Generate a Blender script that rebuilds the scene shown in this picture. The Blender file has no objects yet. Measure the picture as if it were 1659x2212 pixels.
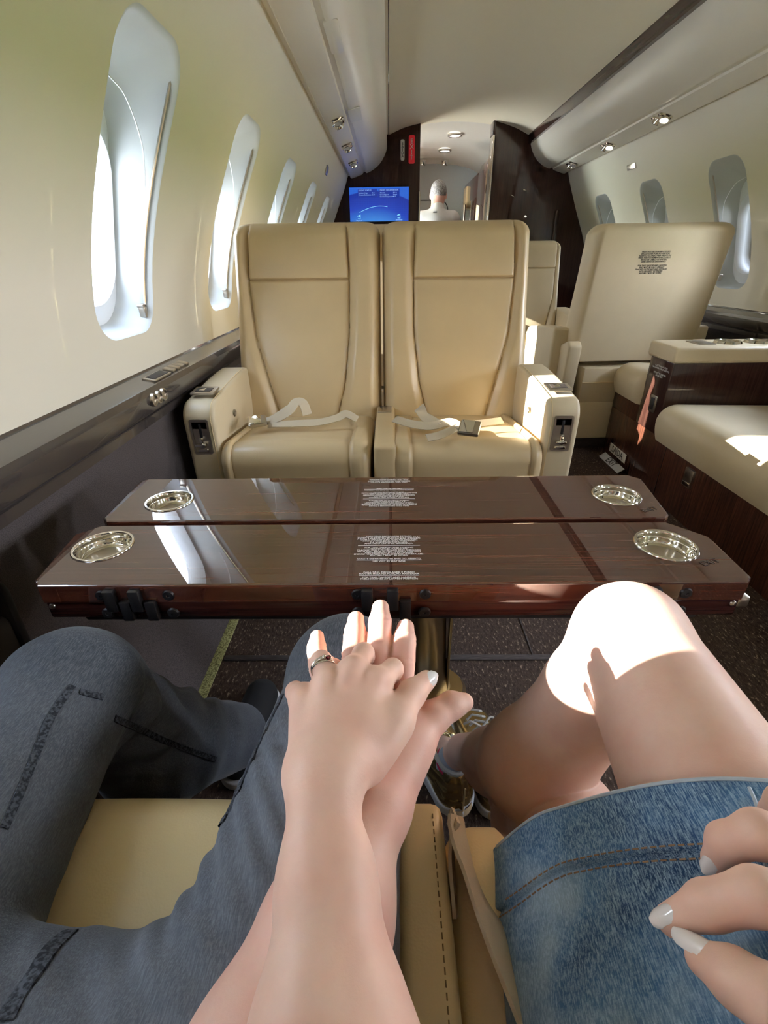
import bpy, bmesh, math, random
import numpy as np
from mathutils import Vector, Matrix
from mathutils.bvhtree import BVHTree

random.seed(7); np.random.seed(7)
SC = bpy.context.scene
COL = SC.collection
PI = math.pi

# ------------------------------------------------------------------ camera geometry
FPX, CX, CY, CAMH = 1023.0, 829.5, 1106.0, 1.05
def cam_axes(vx=840, vy=560, roll=0.4):
    d = np.array([(vx-CX)/FPX, -(vy-CY)/FPX, 1.0]); d /= np.linalg.norm(d)
    a = math.radians(roll)
    z = np.array([-math.sin(a), math.cos(a), 0.0]); z -= d*z.dot(d); z /= np.linalg.norm(z)
    x = np.cross(d, z)
    if x[0] < 0: x = -x
    return np.stack([x, d, z], 1)
CM = cam_axes()
CPOS = np.array([0, 0, CAMH])
def at(px, py, X=None, Y=None, Z=None):
    """world point on the sight line of a pixel, at a chosen X, depth Y or height Z"""
    r = CM.T @ np.array([(px-CX)/FPX, -(py-CY)/FPX, 1.0])
    t = X/r[0] if X is not None else (Y/r[1] if Y is not None else (Z-CAMH)/r[2])
    return CPOS + t*r
def J(px, py, z): return at(px, py, Z=z)

# ------------------------------------------------------------------ objects
def link(name, me, mat=None, parent=None, smooth=True, **props):
    o = bpy.data.objects.new(name, me); COL.objects.link(o)
    if mat is not None and len(me.materials) == 0: me.materials.append(mat)
    if smooth is True:
        me.polygons.foreach_set('use_smooth', [True]*len(me.polygons))
    elif smooth:                                   # angle in degrees
        me.polygons.foreach_set('use_smooth', [True]*len(me.polygons))
        try: me.set_sharp_from_angle(angle=math.radians(smooth))
        except Exception: pass
    if parent is not None: o.parent = parent
    for k, v in props.items(): o[k] = v
    return o
def thing(name, label, cat, group=None, loc=(0, 0, 0)):
    o = bpy.data.objects.new(name, None); COL.objects.link(o)
    o.empty_display_size = 0.05
    o['label'] = label; o['category'] = cat
    if group: o['group'] = group
    return o
def tag(o, label, cat, group=None):
    o['label'] = label; o['category'] = cat
    if group: o['group'] = group
    return o
def struct(o): o['kind'] = 'structure'; return o

class MB:
    """collects shapes into one mesh"""
    def __init__(s): s.v = []; s.f = []
    def add(s, v, f):
        b = len(s.v); s.v += [tuple(map(float, p)) for p in v]; s.f += [tuple(i+b for i in q) for q in f]; return s
    def bm(s, bm):
        bm.verts.ensure_lookup_table(); bm.verts.index_update()
        s.add([v.co for v in bm.verts], [[v.index for v in f.verts] for f in bm.faces]); bm.free(); return s
    def box(s, lo, hi, bev=0.0, seg=2, M=None):
        bm = bmesh.new(); bmesh.ops.create_cube(bm, size=1)
        lo = Vector(lo); hi = Vector(hi)
        for v in bm.verts: v.co = Vector(((v.co[i]+.5)*(hi[i]-lo[i])+lo[i] for i in range(3)))
        if bev > 0: bmesh.ops.bevel(bm, geom=bm.edges[:], offset=bev, segments=seg, affect='EDGES', profile=.5)
        if M is not None: bm.transform(M)
        return s.bm(bm)
    def prism(s, pts, axis, a0, a1, bev=0.0, seg=2, ang=25):
        """closed 2-D outline swept along an axis (0 x,1 y,2 z); outline coords are the other two axes in order"""
        bm = bmesh.new()
        def mk(p, a):
            q = list(p); q.insert(axis, a); return bm.verts.new(q)
        A = [mk(p, a0) for p in pts]; B = [mk(p, a1) for p in pts]; n = len(pts)
        bm.faces.new(A); bm.faces.new(B[::-1])
        for i in range(n): bm.faces.new((A[i], B[i], B[(i+1) % n], A[(i+1) % n])[::-1])
        bmesh.ops.recalc_face_normals(bm, faces=bm.faces[:])
        if bev > 0:
            es = [e for e in bm.edges if len(e.link_faces) == 2 and e.calc_face_angle(0) > math.radians(ang)]
            bmesh.ops.bevel(bm, geom=es, offset=bev, segments=seg, affect='EDGES', profile=.5)
        return s.bm(bm)
    def sweep(s, prof, axis, a0, a1, n=1):
        """open profile swept along an axis"""
        V = []; F = []; m = len(prof)
        for k in range(n+1):
            a = a0+(a1-a0)*k/n
            for p in prof:
                q = list(p); q.insert(axis, a); V.append(q)
        for k in range(n):
            for i in range(m-1): F.append((k*m+i, k*m+i+1, (k+1)*m+i+1, (k+1)*m+i))
        return s.add(V, F)
    def tube(s, pts, r, seg=8, caps=True, flat=None, up=(0, 0, 1)):
        """tube along points; r number or list; flat=(a,b) squashes the section"""
        P = [Vector(p) for p in pts]; n = len(P)
        R = [r]*n if not hasattr(r, '__len__') else list(r)
        V = []; F = []; u0 = Vector(up)
        for i in range(n):
            t = (P[min(i+1, n-1)]-P[max(i-1, 0)]).normalized()
            a = u0-t*u0.dot(t)
            if a.length < 1e-4: a = t.orthogonal()
            a.normalize(); b = t.cross(a); u0 = a
            fa, fb = flat if flat else (1, 1)
            for k in range(seg):
                w = 2*PI*k/seg
                V.append(P[i]+a*(math.cos(w)*R[i]*fa)+b*(math.sin(w)*R[i]*fb))
        for i in range(n-1):
            for k in range(seg):
                k2 = (k+1) % seg
                F.append((i*seg+k, i*seg+k2, (i+1)*seg+k2, (i+1)*seg+k))
        if caps: F.append(tuple(range(seg))[::-1]); F.append(tuple((n-1)*seg+k for k in range(seg)))
        return s.add(V, F)
    def lathe(s, prof, seg=32, M=None, close=True):
        """(r,z) profile around z"""
        V = []; F = []; m = len(prof)
        for k in range(seg):
            w = 2*PI*k/seg
            for r, z in prof:
                p = Vector((r*math.cos(w), r*math.sin(w), z)); V.append(M @ p if M is not None else p)
        for k in range(seg):
            k2 = (k+1) % seg
            for i in range(m-1): F.append((k*m+i, k2*m+i, k2*m+i+1, k*m+i+1))
        return s.add(V, F)
    def grid(s, P, closed_u=False):
        """P[i][j] points"""
        n, m = len(P), len(P[0]); V = [p for r in P for p in r]; F = []
        for i in range(n if closed_u else n-1):
            i2 = (i+1) % n
            for j in range(m-1): F.append((i*m+j, i2*m+j, i2*m+j+1, i*m+j+1))
        return s.add(V, F)
    def mesh(s, name, weld=0.0):
        me = bpy.data.meshes.new(name); me.from_pydata(s.v, [], s.f)
        if weld:
            bm = bmesh.new(); bm.from_mesh(me); bmesh.ops.remove_doubles(bm, verts=bm.verts[:], dist=weld)
            bmesh.ops.recalc_face_normals(bm, faces=bm.faces[:]); bm.to_mesh(me); bm.free()
        me.update(); return me
    def obj(s, name, mat, parent=None, smooth=35, weld=0.0, **props):
        return link(name, s.mesh(name, weld), mat, parent, smooth, **props)

def catmull(pts, n=8):
    P = [np.array(p, float) for p in pts]; P = [2*P[0]-P[1]]+P+[2*P[-1]-P[-2]]; out = []
    for i in range(1, len(P)-2):
        for k in range(n):
            t = k/n
            out.append(.5*((2*P[i])+(P[i+1]-P[i-1])*t+(2*P[i-1]-5*P[i]+4*P[i+1]-P[i+2])*t*t+(-P[i-1]+3*P[i]-3*P[i+1]+P[i+2])*t**3))
    out.append(P[-2]); return out

def rrect(w, h, r, n=8):
    """rounded rectangle outline centred on 0, ccw"""
    r = min(r, w/2-.001, h/2-.001)
    o = []
    for cx, cy, a0 in ((w/2-r, h/2-r, 0), (-w/2+r, h/2-r, 90), (-w/2+r, -h/2+r, 180), (w/2-r, -h/2+r, 270)):
        for k in range(n+1):
            a = math.radians(a0+90*k/n); o.append((cx+r*math.cos(a), cy+r*math.sin(a)))
    return o

def text_mesh(body, size, M, space=1.0, line=1.0, align='CENTER', extrude=0.0, bold=0.0):
    c = bpy.data.curves.new('lettering', 'FONT'); c.body = body; c.size = size
    c.align_x = align; c.align_y = 'CENTER'; c.space_character = space; c.space_line = line
    c.extrude = extrude; c.offset = bold; c.resolution_u = 3
    o = bpy.data.objects.new('lettering', c)
    me = bpy.data.meshes.new_from_object(o)
    me.transform(M); bpy.data.objects.remove(o); bpy.data.curves.remove(c)
    me.materials.clear()
    return me
def frame(origin, xdir, ydir):
    x = Vector(xdir).normalized(); y = Vector(ydir); y = (y-x*y.dot(x)).normalized(); z = x.cross(y)
    M = Matrix((x, y, z)).transposed().to_4x4(); M.translation = Vector(origin); return M

# ------------------------------------------------------------------ signed-distance modelling
def A3(p): return np.asarray(p, float)
def smin(a, b, k):
    h = np.clip(.5+.5*(b-a)/k, 0, 1)
    return b*(1-h)+a*h-k*h*(1-h)
def smax(a, b, k): return -smin(-a, -b, k)
def cap(P, a, b, ra, rb):
    a = A3(a); b = A3(b); d = b-a; L = max(d.dot(d), 1e-12); q = P-a
    t = np.clip(q @ d/L, 0, 1)
    return np.sqrt(((q-t[:, None]*d)**2).sum(1))-(ra+(rb-ra)*t)
def chain(P, pts, rs, k=.006):
    d = cap(P, pts[0], pts[1], rs[0], rs[1])
    for i in range(1, len(pts)-1): d = smin(d, cap(P, pts[i], pts[i+1], rs[i], rs[i+1]), k)
    return d
def ell(P, c, r, R=None):
    q = P-A3(c)
    if R is not None: q = q @ A3(R)
    r = A3(r); k0 = np.sqrt(((q/r)**2).sum(1)); k1 = np.sqrt(((q/r**2)**2).sum(1))
    return k0*(k0-1)/np.maximum(k1, 1e-9)
def rbox(P, c, h, r, R=None):
    q = P-A3(c)
    if R is not None: q = q @ A3(R)
    q = np.abs(q)-(A3(h)-r)
    return np.sqrt((np.maximum(q, 0)**2).sum(1))+np.minimum(q.max(1), 0)-r
def boxed(f, lo, hi, m=.02):
    """evaluate f only near its bounding box"""
    lo = A3(lo)-m; hi = A3(hi)+m
    def g(P):
        q = np.maximum(np.maximum(lo-P, P-hi), 0); bd = np.sqrt((q**2).sum(1))
        out = bd+m*.8; k = bd < 1e-9
        if k.any(): out[k] = f(P[k])
        return out
    return g
def sdf_mesh(name, f, lo, hi, h, proj=2, near=7.0):
    lo = A3(lo); hi = A3(hi); C = 4
    n = np.maximum(np.ceil((hi-lo)/(h*C)).astype(int), 1)
    ax = [lo[i]+(np.arange(n[i])+.5)*C*h for i in range(3)]
    g = np.stack(np.meshgrid(*ax, indexing='ij'), -1).reshape(-1, 3)
    dc = f(g).reshape(n); act = np.abs(dc) < near*h
    N = n*C+1
    rep = lambda a: np.pad(a.repeat(C, 0).repeat(C, 1).repeat(C, 2), ((0, 1),)*3, mode='edge')
    V = rep(np.where(dc < 0, -1.0, 1.0)); mk = rep(act)
    for a in range(3):
        sl = [slice(None)]*3; s2 = [slice(None)]*3; sl[a] = slice(1, None); s2[a] = slice(None, -1)
        m2 = mk.copy(); m2[tuple(sl)] |= mk[tuple(s2)]; mk = m2
    ix = np.argwhere(mk)
    for s in range(0, len(ix), 400000):
        q = ix[s:s+400000]; V[q[:, 0], q[:, 1], q[:, 2]] = f(lo+q*h)
    ins = V < 0
    cnt = np.zeros(np.array(V.shape)-1, np.int8); cs = [(i, j, k) for i in (0, 1) for j in (0, 1) for k in (0, 1)]
    S = cnt.shape
    for i, j, k in cs: cnt += ins[i:i+S[0], j:j+S[1], k:k+S[2]]
    ac = np.argwhere((cnt > 0) & (cnt < 8))
    cv = {c: V[ac[:, 0]+c[0], ac[:, 1]+c[1], ac[:, 2]+c[2]] for c in cs}
    acc = np.zeros((len(ac), 3)); w = np.zeros(len(ac))
    for c in cs:
        for a in range(3):
            if c[a]: continue
            e = list(c); e[a] = 1; e = tuple(e); A, B = cv[c], cv[e]
            x = (A < 0) != (B < 0); t = np.where(x, A/np.where(x, A-B, 1), 0)
            p = np.tile(np.array(c, float), (len(ac), 1)); p[:, a] += t
            acc[x] += p[x]; w[x] += 1
    vx = lo+h*(ac+acc/w[:, None])
    idm = -np.ones(S, np.int64); idm[ac[:, 0], ac[:, 1], ac[:, 2]] = np.arange(len(ac))
    quads = []
    for a in range(3):
        b, c = (a+1) % 3, (a+2) % 3
        s0 = [slice(None)]*3; s1 = [slice(None)]*3; s0[a] = slice(None, -1); s1[a] = slice(1, None)
        d = np.argwhere(ins[tuple(s0)] != ins[tuple(s1)])
        ok = (d[:, b] > 0) & (d[:, c] > 0) & (d[:, b] < S[b]) & (d[:, c] < S[c]); d = d[ok]
        def cell(db, dcc):
            q = d.copy(); q[:, b] += db; q[:, c] += dcc; return idm[q[:, 0], q[:, 1], q[:, 2]]
        Q = np.stack([cell(-1, -1), cell(0, -1), cell(0, 0), cell(-1, 0)], 1)
        fl = ~ins[d[:, 0], d[:, 1], d[:, 2]]
        Q[fl] = Q[fl][:, ::-1]; quads.append(Q[(Q >= 0).all(1)])
    Q = np.concatenate(quads)
    e = h*.35
    for _ in range(proj):
        d = f(vx); gr = np.zeros_like(vx)
        for a in range(3):
            o = np.zeros(3); o[a] = e; gr[:, a] = (f(vx+o)-f(vx-o))/(2*e)
        l2 = np.maximum((gr**2).sum(1), .2); vx = vx-gr*np.clip(d/l2, -h, h)[:, None]
    me = bpy.data.meshes.new(name)
    me.vertices.add(len(vx)); me.vertices.foreach_set('co', vx.astype(np.float32).ravel())
    me.loops.add(len(Q)*4); me.loops.foreach_set('vertex_index', Q.astype(np.int32).ravel())
    me.polygons.add(len(Q)); me.polygons.foreach_set('loop_start', (np.arange(len(Q))*4).astype(np.int32))
    me.polygons.foreach_set('loop_total', np.full(len(Q), 4, np.int32))
    me.update(calc_edges=True); me.validate()
    return me
def bvh_of(*obs):
    V = []; F = []
    for o in obs:
        b = len(V); V += [v.co.copy() for v in o.data.vertices]; F += [tuple(i+b for i in p.vertices) for p in o.data.polygons]
    return BVHTree.FromPolygons(V, F)
def on_surface(bvh, px, py, lift=0.0):
    """where the sight line of a pixel meets a mesh"""
    r = Vector(CM.T @ np.array([(px-CX)/FPX, -(py-CY)/FPX, 1.0])).normalized()
    loc, nor, _, _ = bvh.ray_cast(Vector(CPOS), r)
    if loc is None: return None, None
    if nor.dot(r) > 0: nor = -nor
    return loc+nor*lift, nor
def seam_points(bvh, pix, lift=.0006, n=10):
    out = []
    for p in catmull(pix, n):
        q, _ = on_surface(bvh, p[0], p[1], lift)
        if q is not None and (not out or (q-out[-1]).length < .05): out.append(q)
    return out
# ------------------------------------------------------------------ materials
def mat(name, base, rough=.5, metal=0.0, coat=0.0, coat_rough=.03, coat_ior=1.5, spec=.5, emit=None, emit_s=0.0, sss=0.0, sheen=0.0):
    m = bpy.data.materials.new(name); m.use_nodes = True
    b = m.node_tree.nodes['Principled BSDF']; I = b.inputs
    I['Base Color'].default_value = (*base, 1); I['Roughness'].default_value = rough; I['Metallic'].default_value = metal
    I['Coat Weight'].default_value = coat; I['Coat Roughness'].default_value = coat_rough; I['Coat IOR'].default_value = coat_ior
    I['Specular IOR Level'].default_value = spec
    if emit: I['Emission Color'].default_value = (*emit, 1); I['Emission Strength'].default_value = emit_s
    if sss:
        I['Subsurface Weight'].default_value = sss; I['Subsurface Radius'].default_value = (1, .35, .2); I['Subsurface Scale'].default_value = .008
    if sheen: I['Sheen Weight'].default_value = sheen; I['Sheen Roughness'].default_value = .4
    return m
class N:
    """tiny node helper"""
    def __init__(s, m): s.t = m.node_tree; s.b = s.t.nodes['Principled BSDF']
    def new(s, kind, **kw):
        n = s.t.nodes.new(kind)
        for k, v in kw.items():
            if k.startswith('i_'): n.inputs[k[2:].replace('_', ' ')].default_value = v
            else: setattr(n, k, v)
        return n
    def l(s, a, b): s.t.links.new(a, b)
    def coords(s, scale=(1, 1, 1), rot=(0, 0, 0)):
        tc = s.new('ShaderNodeTexCoord'); mp = s.new('ShaderNodeMapping')
        mp.inputs['Scale'].default_value = scale; mp.inputs['Rotation'].default_value = rot
        s.l(tc.outputs['Object'], mp.inputs['Vector']); return mp.outputs['Vector']
    def noise(s, vec, scale=5, detail=3, rough=.5, dist=0):
        n = s.new('ShaderNodeTexNoise'); n.inputs['Scale'].default_value = scale; n.inputs['Detail'].default_value = detail
        n.inputs['Roughness'].default_value = rough; n.inputs['Distortion'].default_value = dist
        s.l(vec, n.inputs['Vector']); return n.outputs['Fac']
    def ramp(s, fac, stops):
        r = s.new('ShaderNodeValToRGB'); e = r.color_ramp.elements
        while len(e) < len(stops): e.new(.5)
        for k, (p, c) in enumerate(stops): e[k].position = p; e[k].color = (*c, 1)
        s.l(fac, r.inputs['Fac']); return r.outputs['Color']
    def mix(s, fac, a, b, mode='MIX'):
        n = s.new('ShaderNodeMix', data_type='RGBA', blend_type=mode)
        for v, k in ((fac, 0), (a, 6), (b, 7)):
            if hasattr(v, 'is_linked'): s.l(v, n.inputs[k])
            elif k == 0: n.inputs[k].default_value = v
            else: n.inputs[k].default_value = (*v, 1)
        return n.outputs[2]
    def math(s, op, a, b=0.0):
        n = s.new('ShaderNodeMath', operation=op)
        for v, k in ((a, 0), (b, 1)):
            if hasattr(v, 'is_linked'): s.l(v, n.inputs[k])
            else: n.inputs[k].default_value = v
        return n.outputs[0]
    def bump(s, h, strength=.2, dist=.001):
        n = s.new('ShaderNodeBump'); n.inputs['Strength'].default_value = strength; n.inputs['Distance'].default_value = dist
        s.l(h, n.inputs['Height']); s.l(n.outputs['Normal'], s.b.inputs['Normal'])
    def color(s, c): s.l(c, s.b.inputs['Base Color'])
    def rough(s, c): s.l(c, s.b.inputs['Roughness'])

def leather(name, base, rough=.4):
    m = mat(name, base, rough, spec=.45); n = N(m); v = n.coords()
    dk = tuple(c*.92 for c in base)
    n.color(n.ramp(n.noise(v, 6, 3), [(.3, dk), (.7, base)]))
    vo = n.new('ShaderNodeTexVoronoi'); vo.inputs['Scale'].default_value = 450; n.l(v, vo.inputs['Vector'])
    n.bump(vo.outputs['Distance'], .18, .0006); return m
def gloss_wood(name, a, b, scale, coat_ior=1.5, rough=.35):
    m = mat(name, a, rough, coat=1, coat_rough=.015, coat_ior=coat_ior, spec=.04); n = N(m)
    v = n.coords(scale); f = n.noise(v, 1, 5, .65, .4)
    n.color(n.ramp(f, [(.35, a), (.5, tuple((x+y)/2 for x, y in zip(a, b))), (.66, b)])); return m
def skin(name, base, red):
    m = mat(name, base, .48, spec=.4, sss=.12); n = N(m); v = n.coords()
    f = n.noise(v, 22, 3, .6); c = n.ramp(f, [(.35, base), (.72, red)])
    sp = n.noise(v, 260, 2, .6); c = n.mix(n.math('MULTIPLY', sp, .12), c, tuple(x*.75 for x in red)); n.color(c)
    n.bump(n.noise(v, 420, 4, .7), .16, .0008); return m
def denim(name, dark, mid, pale, fade=4.0, scale=1.0, lo=.36, hi=.72):
    m = mat(name, mid, .85, spec=.15, sheen=.12); n = N(m)
    v = n.coords(); f = n.noise(v, fade, 3, .55)
    c = n.ramp(f, [(lo, dark), (.52, mid), (hi, pale)])
    th = n.noise(n.coords((900*scale, 110*scale, 900*scale), (0, 0, .12)), 1, 2, .6)
    th2 = n.noise(n.coords((140*scale, 1100*scale, 300), (0, 0, .2)), 1, 2, .6)
    t = n.math('ADD', n.math('MULTIPLY', th, .8), n.math('MULTIPLY', th2, .2))
    c = n.mix(n.math('MULTIPLY', n.math('SUBTRACT', t, .42), 2.2), c, tuple(min(1, p*1.5+.02) for p in pale)); n.color(c)
    n.bump(t, .35, .0012); return m
def carpet(name, base, flecks):
    m = mat(name, base, .95, spec=.1); n = N(m); v = n.coords((1, 1, 1))
    f = n.noise(n.coords((150, 60, 120)), 1, 2, .7); g = n.noise(v, 14, 3)
    c = n.ramp(f, [(.3, tuple(x*.5 for x in base)), (.52, base), (.6, base), (.68, flecks)])
    n.color(n.mix(n.math('MULTIPLY', g, .3), c, tuple(x*.55 for x in base))); n.bump(f, .8, .004); return m

M = {}
M['wall'] = mat('cream_wall_panel', (.74, .70, .58), .55, spec=.3); n = N(M['wall']); n.bump(n.noise(n.coords(), 300, 2), .06, .0005)
M['ceiling'] = mat('cream_headliner', (.86, .80, .60), .7, spec=.2)
M['valance'] = mat('cream_valance', (.76, .72, .60), .3, spec=.5)
M['reveal'] = mat('pale_window_reveal', (.56, .58, .57), .35, spec=.4)
M['win_frame'] = mat('window_frame_plastic', (.78, .80, .82), .3)
M['leather'] = leather('cream_leather', (.57, .435, .25), .36)
M['leather2'] = leather('pale_leather', (.63, .525, .35), .45)
M['leather3'] = leather('tan_leather', (.76, .60, .335), .34)
M['thread'] = mat('tan_thread', (.30, .20, .09), .7)
M['wood'] = gloss_wood('dark_gloss_wood', (.026, .006, .005), (.115, .034, .017), (2, 200, 60), 2.05)
M['wood_edge'] = gloss_wood('dark_gloss_wood_edge', (.022, .006, .006), (.055, .016, .011), (5, 60, 260), 1.5)
M['wood_v'] = gloss_wood('bulkhead_gloss_wood', (.030, .012, .009), (.060, .026, .018), (120, 30, 3), 1.5)
M['wood_d'] = gloss_wood('divan_base_wood', (.035, .014, .010), (.11, .04, .022), (60, 140, 6), 1.45)
M['ledge'] = mat('dark_gloss_ledge', (.055, .045, .041), .25, coat=1, coat_rough=.05, coat_ior=1.6)
M['rail'] = gloss_wood('dark_rail_wood', (.030, .012, .009), (.05, .022, .016), (80, 4, 80), 1.5)
M['dado'] = mat('dark_woven_dado', (.052, .043, .042), .9, spec=.15)
n = N(M['dado']); v = n.coords((30, 500, 500)); f = n.noise(v, 1, 2); n.color(n.ramp(f, [(.35, (.058, .048, .047)), (.65, (.105, .088, .084))])); n.bump(f, .4, .001)
M['carpet'] = carpet('brown_flecked_carpet', (.085, .058, .046), (.36, .27, .20))
M['strip'] = mat('photoluminescent_strip', (.36, .36, .14), .6); n = N(M['strip']); f = n.noise(n.coords(), 220, 2, .7); n.color(n.ramp(f, [(.4, (.12, .11, .03)), (.6, (.45, .45, .20))]))
M['chrome'] = mat('polished_chrome', (.80, .77, .70), .07, 1)
M['nickel'] = mat('brushed_nickel', (.52, .47, .40), .28, 1)
M['bronze'] = mat('bronze_pedestal', (.46, .35, .20), .28, 1)
M['black'] = mat('black_plastic', (.012, .011, .012), .4)
M['dark'] = mat('dark_recess', (.03, .024, .02), .5)
M['white_ink'] = mat('white_ink', (.80, .80, .78), .5)
M['black_ink'] = mat('black_ink', (.02, .02, .02), .6)
M['sign_white'] = mat('white_sign', (.72, .72, .66), .4)
M['sign_grey'] = mat('grey_sign', (.55, .57, .58), .4)
M['sign_red'] = mat('red_sign', (.50, .012, .02), .4, emit=(.5, .01, .02), emit_s=.15)
M['belt'] = mat('beige_webbing', (.52, .44, .31), .7); n = N(M['belt']); n.bump(n.noise(n.coords((500, 500, 500)), 1, 1), .3, .0008)
M['lamp_on'] = mat('lit_lamp', (1, 1, 1), .3, emit=(1, .93, .78), emit_s=14)
M['lens'] = mat('lamp_lens', (.5, .5, .48), .15)
M['grey_panel'] = mat('grey_door_panel', (.40, .44, .43), .5)
M['skin_w'] = skin('skin_woman', (.74, .495, .385), (.69, .41, .315))
M['skin_m'] = skin('skin_man', (.72, .47, .37), (.68, .36, .285))
M['skin_leg'] = skin('skin_leg', (.66, .42, .305), (.62, .37, .265))
M['nail'] = mat('pearl_nail_polish', (.72, .70, .68), .16, coat=.6)
M['nail_bare'] = mat('bare_nail', (.66, .42, .34), .3)
M['silver'] = mat('silver_ring', (.80, .77, .74), .12, 1)
M['ruby'] = mat('dark_red_stone', (.12, .004, .008), .1, coat=1)
M['jeans'] = denim('charcoal_denim', (.050, .058, .072), (.074, .084, .102), (.112, .124, .145), 5, 1.1)
M['jeans_seam'] = mat('dark_denim_seam', (.022, .028, .038), .9); n = N(M['jeans_seam']); f = n.noise(n.coords((1, 1, 1)), 320, 2); n.color(n.ramp(f, [(.42, (.010, .013, .02)), (.6, (.07, .08, .10))]))
M['skirt'] = denim('blue_denim', (.016, .048, .12), (.070, .175, .34), (.33, .46, .56), 8, 1.2, .36, .66)
M['skirt_pale'] = mat('pale_denim_edge', (.42, .50, .56), .9)
M['stitch'] = mat('tan_stitch', (.30, .19, .11), .8)
M['gold'] = mat('gold_leatherette', (.50, .36, .16), .26, .85)
M['sole'] = mat('white_rubber', (.70, .72, .74), .6)
M['sole_tan'] = mat('tan_rubber', (.50, .36, .20), .6)
M['lace'] = mat('grey_laces', (.42, .40, .36), .85)
M['sock'] = mat('grey_sock', (.30, .32, .36), .9)
M['pink'] = mat('crimson_trim', (.45, .02, .07), .8)
M['shoe_black'] = mat('black_canvas', (.012, .012, .014), .8)
M['shirt_w'] = mat('white_shirt', (.78, .78, .76), .8)
M['hair_grey'] = mat('grey_hair', (.22, .20, .18), .8); n = N(M['hair_grey']); f = n.noise(n.coords((150, 150, 60)), 1, 2); n.color(n.ramp(f, [(.4, (.12, .10, .09)), (.65, (.36, .34, .31))]))
M['shirt_d'] = mat('dark_shirt', (.05, .055, .07), .9)
M['blouse'] = mat('pale_blouse', (.6, .58, .55), .9)
M['screen_edge'] = mat('screen_bezel', (.01, .01, .014), .25)

def pane_mat(name, refl_ior, tint, fog=0.0):
    m = bpy.data.materials.new(name); m.use_nodes = True; t = m.node_tree; t.nodes.clear()
    o = t.nodes.new('ShaderNodeOutputMaterial'); mx = t.nodes.new('ShaderNodeMixShader'); tr = t.nodes.new('ShaderNodeBsdfTransparent')
    gl = t.nodes.new('ShaderNodeBsdfGlossy'); fr = t.nodes.new('ShaderNodeFresnel')
    tr.inputs['Color'].default_value = (*tint, 1); gl.inputs['Roughness'].default_value = .02; fr.inputs['IOR'].default_value = refl_ior
    t.links.new(fr.outputs[0], mx.inputs[0]); t.links.new(tr.outputs[0], mx.inputs[1]); t.links.new(gl.outputs[0], mx.inputs[2])
    t.links.new(mx.outputs[0], o.inputs['Surface']); return m
M['pane'] = pane_mat('window_acrylic', 1.45, (.96, .97, 1.0))
M['pane_dimmed'] = pane_mat('dimmed_window_acrylic', 1.45, (.28, .285, .295))  # tint added to dim the daylight coming through the forward windows
def screen_mat():
    m = mat('map_screen', (.01, .01, .03), .2, emit=(.02, .06, .6), emit_s=1); n = N(m); v = n.coords((1, 1, 1))
    sx = n.new('ShaderNodeSeparateXYZ'); n.l(v, sx.inputs[0])
    # screen spans x -.28...28 and z -.135...135 in its own frame: a dark globe under a lighter sky, with a fine grid
    dx = n.math('ADD', sx.outputs['X'], .06); dz = n.math('ADD', sx.outputs['Z'], .36)
    r = n.math('SQRT', n.math('ADD', n.math('MULTIPLY', n.math('MULTIPLY', dx, dx), .55), n.math('MULTIPLY', dz, dz)))
    c = n.ramp(n.math('MULTIPLY', r, 1.8), [(.40, (.06, .32, .95)), (.62, (.02, .07, .62)), (.835, (.012, .035, .42)), (.85, (.03, .16, .80))])
    g = n.math('GREATER_THAN', n.math('FRACT', n.math('MULTIPLY', sx.outputs['X'], 60.)), .9)
    h = n.math('GREATER_THAN', n.math('FRACT', n.math('MULTIPLY', sx.outputs['Z'], 60.)), .9)
    c = n.mix(n.math('MULTIPLY', n.math('MAXIMUM', g, h), .10), c, (.15, .35, 1.0))
    n.l(c, n.b.inputs['Emission Color']); n.b.inputs['Emission Strength'].default_value = .38; return m
M['screen'] = screen_mat()
M['screen_text'] = mat('screen_lettering', (.5, .7, 1), .5, emit=(.35, .6, 1.0), emit_s=.4)
M['screen_cyan'] = mat('screen_symbols', (.4, .8, .9), .5, emit=(.35, .85, .95), emit_s=.5)
M['tarmac'] = mat('tarmac', (.7, .7, .68), .9)
n = N(M['tarmac']); sx = n.new('ShaderNodeSeparateXYZ'); n.l(n.coords(), sx.inputs[0])
n.color(n.ramp(n.math('MULTIPLY', n.math('ABSOLUTE', sx.outputs['X']), .01), [(.20, (.75, .74, .70)), (.24, (.16, .24, .07)), (.5, (.17, .25, .09))]))
M['lamp_soft'] = mat('lit_diffuser', (1, 1, 1), .3, emit=(1, .97, .92), emit_s=2)
# ------------------------------------------------------------------ cabin shell
XC = .64                                   # cabin centre line
Y0, Y1 = -3.4, 5.5
def mir(p): return (2*XC-p[0], p[1])
WZ = np.array([.70, .90, 1.06, 1.25, 1.43, 1.60, 1.74]); WX = np.array([-.695, -.705, -.675, -.605, -.515, -.440, -.384])
WC = np.polyfit(WZ, WX, 4)
def wx(z): return float(np.polyval(WC, z))
ZB, ZT = .82, 1.58                         # band of the wall that carries the windows
ZL, ZH = .70, 1.79
WIN = dict(w=.315, z0=.872, z1=1.50, r=.085)
def window_loop(yc, w, z0, z1, r, n=10):
    o = [(yc+p[0], (z0+z1)/2+p[1]) for p in rrect(w, z1-z0, r, n)]; q = []
    for idx, (a, b) in enumerate(zip(o, o[1:]+o[:1])):               # the straight runs get points too, so they follow the wall curve
        k = (4, 10, 4, 10)[idx//(n+1)] if idx % (n+1) == n else 1
        q += [(a[0]+(b[0]-a[0])*i/k, a[1]+(b[1]-a[1])*i/k) for i in range(k)]
    return q

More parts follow.
